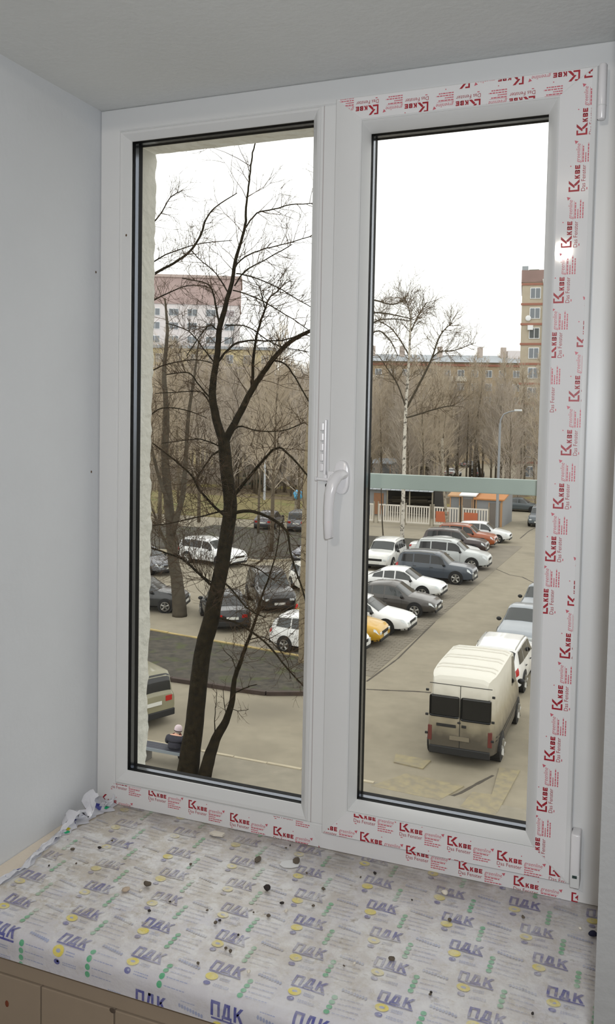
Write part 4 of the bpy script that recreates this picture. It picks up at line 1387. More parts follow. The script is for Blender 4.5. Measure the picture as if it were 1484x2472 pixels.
stem('mid2', [(640, 748), (632, 715), (628, 690)], [3.5, 3, 2], .4, .3)
stem('r1', [(556, 1207), (590, 1165), (640, 1105), (665, 1083), (690, 1090), (748, 1155)], [9, 8, 6, 5.5, 5, 4], .3, -1.2)
stem('r2', [(556, 1240), (600, 1233), (650, 1250), (690, 1280), (700, 1330), (715, 1380), (735, 1440), (742, 1500)], [9, 8, 7, 6, 5, 4.5, 4, 3], .3, -1.5)
stem('l1', [(548, 1250), (510, 1215), (480, 1180), (460, 1145), (420, 1110), (368, 1070)], [7, 6, 5, 4.5, 4, 3], .3, -1.0)
stem('l2', [(545, 1232), (470, 1250), (400, 1265), (350, 1270)], [5, 3.6, 3, 2.4], .3, 1.2)
stem('l3', [(534, 1085), (512, 1100), (490, 1130), (478, 1150), (470, 1172)], [6, 4.5, 4, 3.2, 2.4], .3, -.5)
stem('l4', [(522, 1425), (480, 1385), (440, 1350), (400, 1335), (352, 1318)], [7, 5.5, 5, 4.5, 4], .2, -1.2)
stem('l5', [(524, 1412), (490, 1392), (455, 1360), (420, 1335)], [4, 3.5, 3, 2.4], .2, -.3)
stem('d1', [(512, 1488), (560, 1500), (600, 1520), (650, 1560), (690, 1610), (738, 1662)], [6, 5, 5, 4.6, 4, 3.2], .2, -1.0)
stem('d2', [(535, 1400), (560, 1425), (580, 1450), (605, 1475), (640, 1490)], [5, 4.5, 4, 3, 2.4], .2, -.8)
stem('d3', [(530, 1365), (580, 1362), (620, 1372), (660, 1400)], [4, 3.5, 3, 2.4], .2, .8)
stem('u1', [(592, 550), (620, 515), (660, 505), (700, 495), (758, 490)], [4, 3.6, 3.2, 2.8, 2.2], -.2, .5)
stem('u2', [(563, 652), (590, 620), (640, 600), (690, 588), (756, 568)], [4, 3.6, 3, 2.6, 2], -.2, .6)
stem('u3', [(566, 690), (590, 655), (625, 635), (680, 605), (705, 590)], [4, 3.4, 3, 2.6, 2], -.2, -.4)
stem('u4', [(531, 795), (522, 745), (512, 700), (492, 682), (440, 672)], [6, 5, 4, 3.2, 2.4], 0, .4)
stem('u5', [(528, 800), (508, 785), (490, 800), (450, 860)], [4, 3.2, 2.8, 2.2], 0, -.5)
stem('u6', [(527, 872), (560, 835), (600, 822), (680, 822), (748, 800)], [6, 5, 4, 3.4, 2.8], .1, .9)
stem('u7', [(520, 880), (490, 840), (455, 800), (400, 780)], [4, 3.4, 2.8, 2.2], .1, .5)
stem('u8', [(655, 870), (690, 880), (720, 925), (748, 975)], [4.5, 4, 3.6, 3], .8, .2)
stem('u9', [(553, 710), (520, 660), (480, 625), (462, 605)], [4, 3, 2.5, 2], -.1, .3)
stem('u10', [(513, 965), (480, 930), (455, 900), (400, 905)], [4.5, 3.6, 3, 2.4], .2, -.4)
stem('u11', [(516, 990), (490, 950), (460, 945), (375, 950)], [4, 3, 2.6, 2], .2, .6)
stem('u12', [(540, 1068), (575, 1030), (620, 1040), (680, 1040), (735, 1020)], [5, 4, 3.4, 2.8, 2.4], .3, -.5)
stem('u13', [(536, 1080), (500, 1065), (470, 1060), (390, 1070)], [4, 3.2, 2.6, 2], .3, -.9)
stem('v1', [(570, 660), (620, 672), (680, 700), (756, 745)], [3.4, 3, 2.6, 2], -.1, .4)
stem('v2', [(562, 700), (620, 720), (690, 760), (750, 800)], [3.4, 3, 2.6, 2], -.1, -.5)
stem('v3', [(545, 785), (600, 790), (660, 830), (745, 850)], [3.4, 3, 2.6, 2], 0, .8)
tw = MB()
for k_, (a, b) in stems.items():
    big = k_ in ('left', 'right', 'mid')
    twigs_on(tw, a, b, 26 if big else (28 if k_[0] in 'ldr' else 17), 1.25 if k_[0] in 'ldr' else .75, .0105 if big else .0088, rn, .12, 2, .05, 3, .28)
twigs_on(tw, tp, tr_, 34, 1.1, .0105, rn, .5, 2, .03, 3, .28)
tw.build('twigs', m_twig, tree)
# the slim second stem beside it
b2 = Vector((yp(498, 1866, 17.2).x, 17.2, .03))
tree2 = tag(empty('foreground_tree', b2), 'slim bare curved tree growing right beside the dark forked trunk', 'tree')
base_keep, base = base, b2
tree_keep, tree = tree, tree2
stems = {}
TY_keep, TY = TY, 17.2
stem('s', [(494, 1872), (505, 1830), (520, 1785), (545, 1740), (560, 1690), (566, 1640), (575, 1612), (590, 1570), (605, 1530), (618, 1490), (628, 1450), (650, 1390), (668, 1330), (675, 1270)], [36, 32, 25, 19, 15, 12, 12, 9, 8, 7, 6, 4.5, 3.2, 2.2], 0, .8, 'trunk')
stem('a', [(519, 1782), (518, 1740), (521, 1700), (523, 1670)], [4, 2.4, 2, 1.6], 0, -.1)
stem('b', [(548, 1738), (542, 1700), (538, 1665)], [2.4, 2, 1.5], 0, .1)
stem('c', [(568, 1672), (595, 1660), (620, 1652)], [4, 3, 2], 0, -.2)
stem('d', [(571, 1622), (560, 1590), (540, 1570)], [2.6, 2.2, 1.6], 0, .3)
stem('e', [(600, 1545), (640, 1540), (690, 1590), (700, 1640)], [3, 2.6, 2.2, 1.6], .3, .0)
stem('f', [(556, 1708), (575, 1716), (600, 1712)], [2, 1.6, 1.2], .1, .0)
tw = MB()
for k_, (a, b) in stems.items():
    twigs_on(tw, a, b, 40 if k_ == 's' else 5, .9 if k_ == 's' else .35, .0075, rn, .45 if k_ == 's' else .3, 2 if k_ == 's' else 1, .05, 3, .26)
tw.build('twigs', m_twig, tree2)
# branch of a tree whose trunk stands left of the opening
b3 = Vector((-14.6, 19.5, .03))
tree3 = tag(empty('foreground_tree', b3), 'long bare branch reaching in from a tree left of the opening', 'tree')
base, tree, TY = b3, tree3, 19.5
stems = {}
MB().tube(resample([Vector((0, 0, 0)), Vector((.05, .05, 5)), Vector((.0, .1, 9)), Vector((.3, 0, 13))], [.2, .17, .13, .08], 4)[0], resample([Vector((0, 0, 0))]*4, [.2, .17, .13, .08], 4)[1], 10).build('trunk', m_bark, tree3, 179)
pA = yp(330, 690, 19.5) - b3
a, b = traced(base, [(330, 690), (378, 658), (420, 635), (460, 605), (485, 565), (497, 530), (520, 500), (572, 466)], [7, 6.5, 6, 5.5, 5, 4, 3, 2], 19.5, .4)
a = [Vector((.15, .0, pA.z - .8))] + a
b = [b[0]*1.3] + b
a, b = resample(a, b, 4, .006, rn)
MB().tube(a, b, 6).build('branch', m_bark, tree3, 179)
tw = MB()
twigs_on(tw, a, b, 34, .8, .0085, rn, .25, 2, .02, 3)
for pl_ in ([(340, 650), (400, 615), (475, 590), (560, 580)], [(340, 560), (385, 520), (410, 478), (440, 460)], [(340, 740), (400, 710), (450, 690), (500, 690)], [(345, 905), (400, 880), (470, 868), (520, 880)], [(345, 1010), (390, 985), (450, 990), (500, 1010)]):
    a2, b2_ = traced(base, pl_, (4, 1.8), 19.6, .5)
    a2 = [Vector((.15, .05, a2[0].z - .6))] + a2
    b2_ = [b2_[0]*1.2] + b2_
    a2, b2_ = resample(a2, b2_, 4, .006, rn)
    MB().tube(a2, b2_, 5).build('branch', m_bark, tree3, 179)
    twigs_on(tw, a2, b2_, 24, .75, .0078, rn, .3, 2, .02, 3)
tw.build('twigs', m_twig, tree3)

# tree kinds for the middle distance and the wood
def tree_kind(seed, h, crown0, nb, blen, upw, r0, lean=.0, nch=4, depth=2, wob=.16, tw_r=.014):
    rn_ = random.Random(seed)
    pts_, rad = [], []
    p = Vector((0, 0, 0))
    n = 8
    dx, dy = rn_.uniform(-lean, lean), rn_.uniform(-lean, lean)
    for i in range(n + 1):
        t = i/n
        pts_.append(Vector((dx*t*t*h + rn_.uniform(-.1, .1)*t, dy*t*t*h + rn_.uniform(-.1, .1)*t, h*t)))
        rad.append(max(r0*(1 - t)**.8, .02))
    t_mb = MB().tube(pts_, rad, 7)
    w_mb = MB()
    for k in range(nb):
        t = crown0 + (1 - crown0)*((k + rn_.random())/nb)
        i = min(n - 1, int(t*n))
        b = pts_[i].lerp(pts_[i + 1], t*n - i)
        az = k*2.399 + rn_.uniform(-.4, .4)
        el = rn_.uniform(.35, .9) + .4*t
        d = Vector((math.cos(az)*math.cos(el), math.sin(az)*math.cos(el), math.sin(el)))
        grow(w_mb, b, d, blen*(1.15 - .75*t)*rn_.uniform(.7, 1.2), max(r0*.34*(1.1 - t), .034), depth, rn_, upw, .75, nch, 4, wob)
    # keep the far twigs at least as thick as real fine spray
    return t_mb, w_mb
KIND = []
for sd, h, c0, nb, bl, r0 in ((1, 13.5, .22, 34, 4.2, .16), (2, 15.0, .30, 36, 3.8, .17), (3, 12.0, .20, 30, 4.4, .14), (4, 14.0, .35, 34, 3.4, .13), (5, 11.0, .15, 30, 4.0, .15), (6, 14.5, .25, 36, 4.6, .19)):
    tm, wm = tree_kind(sd, h, c0, int(nb*1.35), bl, .10, r0, .05, 6, 2, .18)
    KIND.append((tm.mesh('trunk', m_wbark, 179), wm.mesh('twigs', m_wtwig if sd % 2 else m_wtwig2)))
def place_tree(name, kind, loc, s, rz, label, group=None, bark=None, twig=None):
    root = tag(empty(name, loc, rz), label, 'shrub' if 'shrub' in name else 'tree', group)
    root.scale = (s, s, s)
    for nm, me_ in zip(('trunk', 'twigs'), KIND[kind]):
        o = obj(nm, me_, root)
    return root
rn = random.Random(77)
# the wood behind the yard: trees beyond the path, all the way along both panes
cnt = 0
def sees(x, y):
    d = Vector((x, y, 5)) - CAM
    z = d.dot(fw)
    px = CX + FPX*d.dot(rt)/z
    return px
for (y0, y1, n, smin, smax) in ((94, 108, 44, .85, 1.12), (108, 124, 60, .98, 1.25), (124, 140, 66, 1.1, 1.38)):
    k = 0
    tries = 0
    while k < n and tries < 3000:
        tries += 1
        y = rn.uniform(y0, y1)
        x = rn.uniform(-150, 0)
        px = sees(x, y)
        if not (350 < px < 770 or 880 < px < 1330): continue
        if px > 1190 and y > 126: continue
        if 1085 < px < 1200 and y < 118: continue      # the street gap
        if px > 1240 and rn.random() < .6: continue
        place_tree('bare_tree', rn.randrange(6), (x, y, .04), rn.uniform(smin, smax)*(.93 if px > 880 else 1.0), rn.uniform(0, 6.28), 'bare brown tree in the wood behind the yard', 'bare trees in the wood')
        k += 1
k = 0
while k < 46:
    y = rn.uniform(91, 104)
    x = rn.uniform(-120, -5)
    px = sees(x, y)
    if not (350 < px < 770 or 880 < px < 1080 or 1215 < px < 1320): continue
    place_tree('bare_shrub', (2, 4)[k % 2], (x, y, .04), rn.uniform(.26, .42), rn.uniform(0, 6.28), 'low bare shrub along the front edge of the wood', 'bare shrubs before the wood')
    k += 1
# trees of the middle distance, each its own
def mid_tree(px, py, kind, s, label, name='yard_tree'):
    g = gp(px, py)
    g.z = .05
    return place_tree(name, kind, g, s, rn.uniform(0, 6), label)
mid_tree(655, 1335, 1, .95, 'grey trunked bare tree behind the bed in the left pane')
mid_tree(623, 1290, 3, .9, 'thin bare tree left of the grey trunked one')
mid_tree(480, 1262, 0, 1.05, 'bushy bare tree behind the white crossover')
mid_tree(385, 1270, 5, 1.0, 'wide bare tree at the left edge beyond the grey cars')
mid_tree(560, 1225, 2, 1.1, 'bare tree on the lawn behind the forked trunk')
mid_tree(720, 1245, 4, 1.1, 'low bushy bare tree beside the mullion')
mid_tree(430, 1215, 3, 1.15, 'bare tree on the lawn at the left')
# thick grey trunk left of the forked tree
TB = gp(432, 1487)
TB.z = .03
t4 = tag(empty('yard_tree', TB), 'thick grey trunk standing left of the forked tree', 'tree')
base, tree, TY = TB, t4, TB.y
stems = {}
stem('t', [(434, 1490), (431, 1440), (426, 1395), (418, 1350), (412, 1270), (404, 1180), (398, 1090), (402, 1000), (396, 900), (404, 800), (398, 720)], [38, 33, 30, 28, 25, 22, 19, 15, 11, 8, 4], 0, .6, 'trunk', m_bark2)
stem('b', [(414, 1290), (440, 1200), (448, 1110), (455, 1000), (470, 900), (480, 820)], [16, 14, 11, 9, 6, 3], 0, 1.0, 'branch', m_bark2)
stem('c', [(408, 1220), (380, 1140), (362, 1060), (350, 980)], [10, 8, 6, 4], 0, -.6, 'branch', m_bark2)
stem('d', [(420, 1360), (390, 1290), (372, 1240), (350, 1200)], [8, 7, 5, 3], 0, .8, 'branch', m_bark2)
tw = MB()
for k_, (a, b) in stems.items():
    twigs_on(tw, a, b, 34, 1.8, .016, rn, .2, 2, .04, 4, .26)
tw.build('twigs', m_twig2, t4)
# pale slim trunk in front of the mullion
TB = gp(727, 1606)
TB.z = .1
t5 = tag(empty('yard_tree', TB), 'pale slim trunk rising at the right edge of the left pane', 'tree')
base, tree, TY = TB, t5, TB.y
stems = {}
stem('t', [(727, 1612), (728, 1520), (730, 1430), (732, 1340), (735, 1240), (737, 1150), (742, 1050), (748, 950), (755, 850)], [17, 16, 15, 14, 13, 11, 9, 7, 4], 0, .3, 'trunk', mat('pale_grey_bark', (128, 116, 94), .95, var=.2, vscale=4))
tw = MB()
twigs_on(tw, *stems['t'], 40, 1.5, .013, rn, .45, 2, .05, 3)
tw.build('twigs', m_twig2, t5)
# white birch of the right pane
TB = gp(970, 1313)
TB.z = .06
t6 = tag(empty('birch_tree', TB), 'tall white birch standing in the right pane', 'tree')
base, tree, TY = TB, t6, TB.y
stems = {}
stem('t', [(969, 1315), (972, 1240), (975, 1130), (978, 1010), (985, 900), (990, 800), (993, 745)], [11, 10, 9, 8, 7, 5, 3], 0, .0, 'trunk', m_birch)
stem('a', [(978, 990), (1010, 930), (1040, 870), (1062, 810), (1090, 780)], [6, 5.5, 4.6, 3.6, 2], 0, 1.2, 'branch', m_bark2)
stem('b', [(980, 985), (960, 930), (935, 890), (915, 860)], [4, 3.4, 2.8, 2], 0, -1, 'branch', m_bark2)
stem('c', [(988, 860), (965, 820), (940, 790), (905, 770)], [4, 3.2, 2.8, 2], 0, .8, 'branch', m_bark2)
stem('d', [(992, 800), (1010, 760), (1030, 730)], [3.6, 3, 2], 0, .5, 'branch', m_bark2)
stem('e', [(1040, 868), (1060, 850), (1100, 845), (1143, 828)], [3.6, 3, 2.4, 1.6], .6, 1.6, 'branch', m_bark2)
stem('f', [(975, 1010), (1010, 1000), (1060, 985), (1098, 978)], [4, 3.6, 3, 2], 0, -.8, 'branch', m_bark2)
stem('g', [(991, 770), (985, 740), (975, 720)], [3, 2.4, 1.6], 0, .3, 'branch', m_bark2)
tw = MB()
for k_, (a, b) in stems.items():
    twigs_on(tw, a, b, 44 if k_ in 'ta' else 28, 1.9, .021, rn, .45 if k_ == 't' else .3, 2, .07, 4, .2)
tw.build('twigs', m_twig2, t6)
# branches reaching in beside the sash from a tree hidden behind the mullion
TB = Vector((-17.2, 47.5, .03))
t9 = tag(empty('yard_tree', TB), 'bare crown reaching into the right pane from behind the mullion', 'tree')
base, tree, TY = TB, t9, 47.5
stems = {}
q0 = yp(820, 700, 47.5)
a, b = resample([Vector((0, 0, 0)), Vector((.1, 0, 6)), Vector((.0, 0, 11)), Vector((.3, 0, 16))], [.2, .16, .11, .05], 4)
MB().tube(a, b, 8).build('trunk', m_bark2, t9, 179)
for i_, pl_ in enumerate(([(850, 830), (900, 780), (940, 770), (990, 775)], [(850, 770), (900, 755), (950, 760), (1000, 772)], [(850, 720), (905, 725), (945, 735), (975, 725)], [(850, 860), (905, 800), (940, 820), (960, 860)])):
    stem('k%d' % i_, pl_, (5, 2), 0, .8, 'branch', m_bark2)
tw = MB()
for k_, (a, b) in stems.items():
    twigs_on(tw, a, b, 22, 1.4, .014, rn, .2, 2, .05, 4)
tw.build('twigs', m_twig2, t9)
# the leaning pollard birch, a sapling and the leaning dark tree on the right
def simple_tree(name, label, pts_, wid, m, ntw, ln, rt_, twm, extra=(), yoff=None, t0=.4):
    global base, tree, TY, stems
    TB = gp(*pts_[0])
    TB.z = .04
    o = tag(empty(name, TB), label, 'tree')
    base, tree, TY = TB, o, TB.y
    stems = {}
    stem('t', pts_, wid, 0, 0, 'trunk', m)
    for i, (pp, ww) in enumerate(extra):
        stem('x%d' % i, pp, ww, 0, rn.uniform(-1, 1), 'branch', m)
    tw_ = MB()
    for k_, (a, b) in stems.items():
        twigs_on(tw_, a, b, ntw, ln, rt_, rn, t0, 2, .06, 3)
    if ntw: tw_.build('twigs', twm, o)
    return o
simple_tree('birch_tree', 'topless leaning birch trunk beside the orange fence sign', [(1082, 1286), (1074, 1215), (1069, 1140), (1067, 1058)], [8, 7, 6.5, 5.5], m_birch2, 4, .8, .01, m_twig2)
simple_tree('sapling', 'thin dark sapling in front of the picket fence', [(925, 1304), (922, 1250), (920, 1190), (918, 1130)], [3.6, 3, 2.4, 1.5], m_bark2, 8, 1.0, .008, m_twig2)
simple_tree('birch_tree', 'short crooked birch by the far street', [(1098, 1150), (1100, 1105), (1108, 1080), (1120, 1055), (1126, 1038)], [4, 3.5, 3, 2.6, 2], m_birch, 6, 2.0, .02, m_wtwig)
simple_tree('leaning_tree', 'dark leaning tree in front of the tall brick block', [(1222, 1180), (1224, 1110), (1238, 1040), (1256, 985), (1268, 940)], [10, 9, 7, 5.5, 3], m_bark2, 22, 3.2, .024, m_wtwig, (([(1230, 1075), (1210, 1030), (1180, 1010)], (5, 2.4)), ([(1245, 1015), (1280, 1000), (1300, 970)], (4, 2)), ([(1226, 1100), (1255, 1075), (1290, 1060)], (5, 2))))
simple_tree('leaning_tree', 'dark trunk by the street left of the lamp post', [(1160, 1160), (1155, 1120), (1150, 1075), (1140, 1020)], [7, 6, 5, 3], m_bark2, 16, 3.0, .022, m_wtwig)
# dark conifer
TB = gp(612, 1180)
TB.z = .05
fir = tag(empty('fir_tree', TB), 'small dark green conifer behind the forked tree', 'tree')
MB().tube([(0, 0, 0), (0, 0, 8.2)], [.14, .02], 6).build('trunk', m_wbark, fir)
fb = MB()
for k in range(150):
    t = rn.random()
    z = .8 + 7.2*t
    az = rn.uniform(0, 6.28)
    l = (1 - t)*1.7 + .2
    p0 = Vector((0, 0, z))
    p1 = Vector((math.cos(az)*l, math.sin(az)*l, z - .28*l))
    fb.tube([p0, p0.lerp(p1, .5) + Vector((0, 0, .08)), p1], [.02, .22*(1.1 - t*.6), .02], 4, False, .4)
fb.build('needles', m_needle, fir)

# ------------------------------------------------------------------ buildings far off
m_brick = two_tone('tan_brick', (170, 160, 142), (180, 170, 152), .8, .35, .65, .9)
m_brick2 = two_tone('darker_tan_brick', (152, 136, 112), (162, 146, 122), .8, .35, .65, .9)
m_redb = mat('red_brick_band', (152, 106, 90), .9)
m_dredb = mat('dark_red_parapet', (140, 118, 112), .9, var=.1, vscale=.5)
m_wfr = mat('white_window_frame', (222, 224, 226), .6)
m_wgl = mat('distant_window_glass', (112, 118, 124), .15)
m_roofg = mat('grey_sheet_roof', (150, 156, 162), .6)
m_pipe = mat('pale_downpipe', (206, 206, 200), .6)
m_pink = mat('pale_pink_facade', (206, 178, 170), .9)
m_lilac = mat('white_panel_facade', (212, 206, 206), .9)
m_yel = mat('hazed_yellow_facade', (196, 182, 142), .9)  # yellow paled so the colour carries the distance haze
def window_at(parent, x, z, w_, h_, y=0.0, pane=m_wgl, split=True):
    """facade window: frame (part) and pane (sub-part); facade plane is local y=0 facing -y"""
    fr_ = MB().box(x - w_/2, x + w_/2, y - .10, y + .05, z - h_/2, z + h_/2).build('window', m_wfr, parent)
    t = .10
    if split:
        for a, b in ((x - w_/2 + t, x - t/2), (x + t/2, x + w_/2 - t)):
            MB().box(a, b, y - .13, y - .08, z - h_/2 + t, z + h_/2 - t).build('pane', pane, fr_)
    else:
        MB().box(x - w_/2 + t, x + w_/2 - t, y - .13, y - .08, z - h_/2 + t, z + h_/2 - t).build('pane', pane, fr_)
    return fr_
# tall brick block at the right
tw0 = CAM + pix_ray(1250, 1026)*132
tb = tag(empty('apartment_block', (tw0.x, tw0.y, 0), R(8)), 'tall tan brick apartment block with red brick bands at the right', 'building')
HT = 32.4
MB().box(0, 20, 0, 14, 0, HT).build('wall', m_brick, tb)
MB().box(-.15, 20.15, -.15, 14.15, HT - 1.8, HT).build('parapet', m_dredb, tb)
MB().box(-.1, .8, -.12, .6, HT, HT + .6).build('roof_vent', m_roofg, tb)
MB().box(.9, 2.4, 2, 4, HT, HT + .45).build('roof_hatch', mat('dull_green_roof_box', (120, 140, 128), .8), tb)
FLH = 2.98
for i in range(11):
    z = HT - 2.1 - i*FLH
    if z < 2: break
    MB().box(-.12, 20.1, -.10, .0, z - .15, z + .18).build('brick_band', m_redb, tb)
    wx = 1.95
    for wx in (1.95, 7.2, 10.6):
        window_at(tb, wx, z - 1.45 + .1, 1.55, 1.65, 0, m_wgl if i != 2 else mat('dark_balcony_glass', (70, 74, 74), .3))
MB().tube([(3.15, -.16, 3), (3.15, -.16, HT - 2.2), (3.0, -.35, HT - 1.4)], .11, 6).build('downpipe', m_pipe, tb)
MB().box(.95, 1.75, -.55, -.05, HT - 2.1 - 2*FLH - .9, HT - 2.1 - 2*FLH - .2).build('air_conditioner', m_wfr, tb)
MB().ell((1.0, -.3, HT - 2.1 - FLH - 2.1), (.42, .08, .42), 12, 6).build('satellite_dish', m_wfr, tb)
# long block behind the wood
lb0 = CAM + pix_ray(860, 1020)*205
lb = tag(empty('apartment_block', (lb0.x, lb0.y, 0), R(19)), 'long low tan block with grey roof and chimneys behind the wood', 'building')
HL = 23.6
MB().box(-4, 70, 0, 14, 0, HL).build('wall', m_brick2, lb)
MB().add([(-4.6, -.8, HL), (70.6, -.8, HL), (70.6, 14.8, HL), (-4.6, 14.8, HL), (-4.6, 7, HL + 2.2), (70.6, 7, HL + 2.2)], [(0, 1, 5, 4), (2, 3, 4, 5), (0, 4, 3), (1, 2, 5), (3, 2, 1, 0)]).build('roof', m_roofg, lb)
MB().box(-4.3, 70.3, -.25, 0, HL - .9, HL - .4).build('cornice', m_redb, lb)
for i in range(22):
    for j in range(3):
        window_at(lb, -1.5 + i*3.2, HL - 2.6 - j*3.1, 1.6, 1.7, 0)
for i in (2, 7, 8, 13, 18):
    MB().box(i*3.2 - 2.9, i*3.2 - .2, -1.1, 0, HL - 4.4, HL - 3.3).build('balcony', mat('balcony_panel', (196, 190, 176), .8), lb)
for i, x in enumerate((3, 10, 19, 28.5, 34.0, 41, 47.5, 52)):
    MB().box(x, x + 1.2, 4.5, 5.7, HL + 1.2, HL + 4.0).build('chimney', mat('chimney_plaster', (178, 166, 158), .9), lb)
MB().box(35.5, 45, 4, 8, HL + 1.3, HL + 3.2).build('roof_house', m_lilac, lb)
# pale tower at the left, distance haze put into its colours
lt0 = CAM + pix_ray(574, 1010)*195
lt = tag(empty('apartment_block', (lt0.x, lt0.y, 0), R(26)), 'pale tower with reddish top floors behind the bare crowns', 'building')
HP = 41.0
MB().box(-46, 0, 0, 16, 0, HP - 6.4).build('wall', m_lilac, lt)
MB().box(-46.2, .2, -.2, 16.2, HP - 6.4, HP - .6).build('top_floors', mat('hazed_rose_brick', (172, 152, 148), .9, var=.08, vscale=.4), lt)
MB().box(-46.5, .5, -.5, 16.5, HP - .6, HP).build('roof_edge', mat('tower_roof_edge', (176, 160, 154), .8), lt)
for j in range(6):
    z = HP - 8.2 - j*3.0
    for i in range(11):
        window_at(lt, -2.2 - i*4.1, z, 2.2, 1.6, 0, mat('rosy_window_glass', (150, 140, 142), .3) if i + j == 0 else m_wgl, True)
yb0 = CAM + pix_ray(660, 1010)*180
yb = tag(empty('apartment_block', (yb0.x, yb0.y, 0), R(25)), 'low yellow building in front of the pale tower', 'building')
MB().box(-48, 0, 0, 12, 0, 23.6).build('wall', m_yel, yb)
MB().box(-48.4, .4, -.4, 12.4, 23.6, 24.2).build('roof', m_roofg, yb)
MB().box(-48.1, .1, -.15, 0, 19.6, 20.1).build('cornice', m_lilac, yb)
for j in range(3):
    for i in range(13):
        window_at(yb, -2 - i*3.6, 21.6 - j*3.4, 1.5, 1.8, 0)

# ------------------------------------------------------------------ fence, cabins, lamp post
m_pick = mat('white_fence_paint', (206, 200, 190), .8, var=.06, vscale=2)
m_post = mat('grey_fence_post', (140, 132, 116), .9)
m_sign = mat('orange_sign_board', (176, 98, 66), .7, var=.08, vscale=2)
pick = MB().bbox(-.055, .055, -.012, .012, .0, 1.50, .004).mesh('picket', m_pick)
def fence_panel(px0, px1, y, ztop, label, sign=None):
    a, b = yp(px0, 1240, y).x, yp(px1, 1240, y).x
    ww = b - a
    root = tag(empty('fence_panel', (a, y, 0)), label, 'fence panel')
    n = max(2, round(ww/.24))
    for i in range(n + 1):
        o = obj('picket', pick, root)
        o.location = (.06 + (ww - .12)*i/n, 0, .18)
    for z in (.16, 1.62):
        MB().bbox(0, ww, -.03, .03, z, z + .13, .008).build('rail', m_pick, root)
    for x in (-.03, ww + .03):
        MB().bbox(x - .05, x + .05, -.01, .09, 0, 1.95, .008).build('post', m_post, root)
    if sign:
        MB().bbox(sign[0]*ww, sign[1]*ww, -.06, -.03, .42, 1.36, .01).build('sign_board', m_sign, root)
fence_panel(884, 901, 73.6, 1.75, 'cut off white picket panel at the left edge of the fence')
fence_panel(913, 966, 73.6, 1.75, 'white picket panel behind the birch trunk')
fence_panel(980, 1037, 73.6, 1.75, 'white picket panel without sign right of the birch')
fence_panel(1047, 1107, 73.8, 1.75, 'white picket panel with the left orange board', (.08, .58))
fence_panel(1116, 1178, 74.0, 1.75, 'white picket panel with the right orange board', (.06, .60))
m_grey = mat('grey_cabin_sheet', (128, 130, 132), .7, var=.06, vscale=2)
m_orr = mat('orange_cabin_roof', (172, 116, 66), .7, var=.08, vscale=1.5)
m_tanr = mat('tan_cabin_roof', (176, 138, 100), .8)
m_dk = mat('dark_shed_inside', (44, 40, 36), .95)
def cabin(name, label, px0, px1, y, depth, h0, h1, wall, roof, door=None, win_=None):
    a, b = yp(px0, 1250, y).x, yp(px1, 1250, y).x
    ww = b - a
    o = tag(empty(name, (a, y, 0)), label, 'cabin')
    MB().hexa([(0, 0, 0), (ww, 0, 0), (ww, depth, 0), (0, depth, 0), (0, 0, h0), (ww, 0, h0), (ww, depth, h1), (0, depth, h1)]).build('wall', wall, o)
    MB().hexa([(-.15, -.2, h0), (ww + .15, -.2, h0), (ww + .15, depth + .15, h1), (-.15, depth + .15, h1), (-.15, -.2, h0 + .12), (ww + .15, -.2, h0 + .12), (ww + .15, depth + .15, h1 + .12), (-.15, depth + .15, h1 + .12)]).build('roof', roof, o)
    if door:
        d_ = MB().box(door[0]*ww, door[1]*ww, -.05, .0, .05, h0 - .25).build('door', mat('cabin_door', (110, 104, 98), .8), o)
        MB().box(door[0]*ww - .06, door[0]*ww, -.07, .0, .0, h0 - .2).build('door_post', m_tanr, o)
        MB().box(door[1]*ww, door[1]*ww + .06, -.07, .0, .0, h0 - .2).build('door_post', m_tanr, o)
    for x in (.02, ww - .12):
        MB().box(x, x + .10, -.04, 0, 0, h0).build('corner_post', m_tanr, o)
    return o
cabin('site_cabin', 'grey site cabin with bright orange roof beside the lamp post', 1146, 1212, 76.2, 5.5, 2.35, 3.1, m_grey, m_orr, (.52, .92))
cabin('site_cabin', 'grey site cabin with tan roof behind the orange boards', 1084, 1110, 77.0, 4.0, 2.45, 3.1, m_grey, m_tanr)
cabin('site_cabin', 'narrow grey booth with white sloping roof between the cabins', 1112, 1144, 76.4, 4.5, 2.6, 3.35, m_grey, m_wfr, (.1, .8))
cabin('site_cabin', 'pale roofed grey hut at the far left above the rail', 880, 940, 118, 6, 3.2, 3.7, m_grey, m_roofg)
# open lean-to
sx0, sx1 = yp(880, 1220, 80).x, yp(1048, 1220, 80).x
sh = tag(empty('lean_to', (sx0, 80, 0)), 'open dark lean-to shed with pale corrugated roof behind the fence', 'shed')
ww = sx1 - sx0
for i in range(15):
    a, b = ww*i/15, ww*(i + 1)/15
    MB().hexa([(a, -.6, 2.55), (b - .04, -.6, 2.55), (b - .04, 5, 3.5), (a, 5, 3.5), (a, -.6, 2.60 + .03*(i % 2)), (b - .04, -.6, 2.60 + .03*(i % 2)), (b - .04, 5, 3.55 + .03*(i % 2)), (a, 5, 3.55 + .03*(i % 2))]).build('roof_sheet', m_roofg, sh)
MB().box(0, ww, 4.7, 4.9, 0, 3.3).build('back_wall', m_dk, sh)
MB().box(ww - .15, ww, 0, 4.8, 0, 2.7).build('side_wall', m_dk, sh)
MB().box(0, .32*ww, -.1, .1, 0, 2.5).build('front_wall', m_grey, sh)
MB().box(.14*ww, .28*ww, -.16, -.1, .1, 2.2).build('door', mat('rusty_brown_door', (140, 100, 72), .8), sh)
for x in (.34, .66, .98):
    MB().box(x*ww - .06, x*ww + .06, -.3, -.18, 0, 2.6).build('post', m_post, sh)
lu = tag(empty('lumber_pile', (sx0 + ww*.66, 81.8, 0)), 'heap of dark boards stacked inside the lean-to', 'lumber')
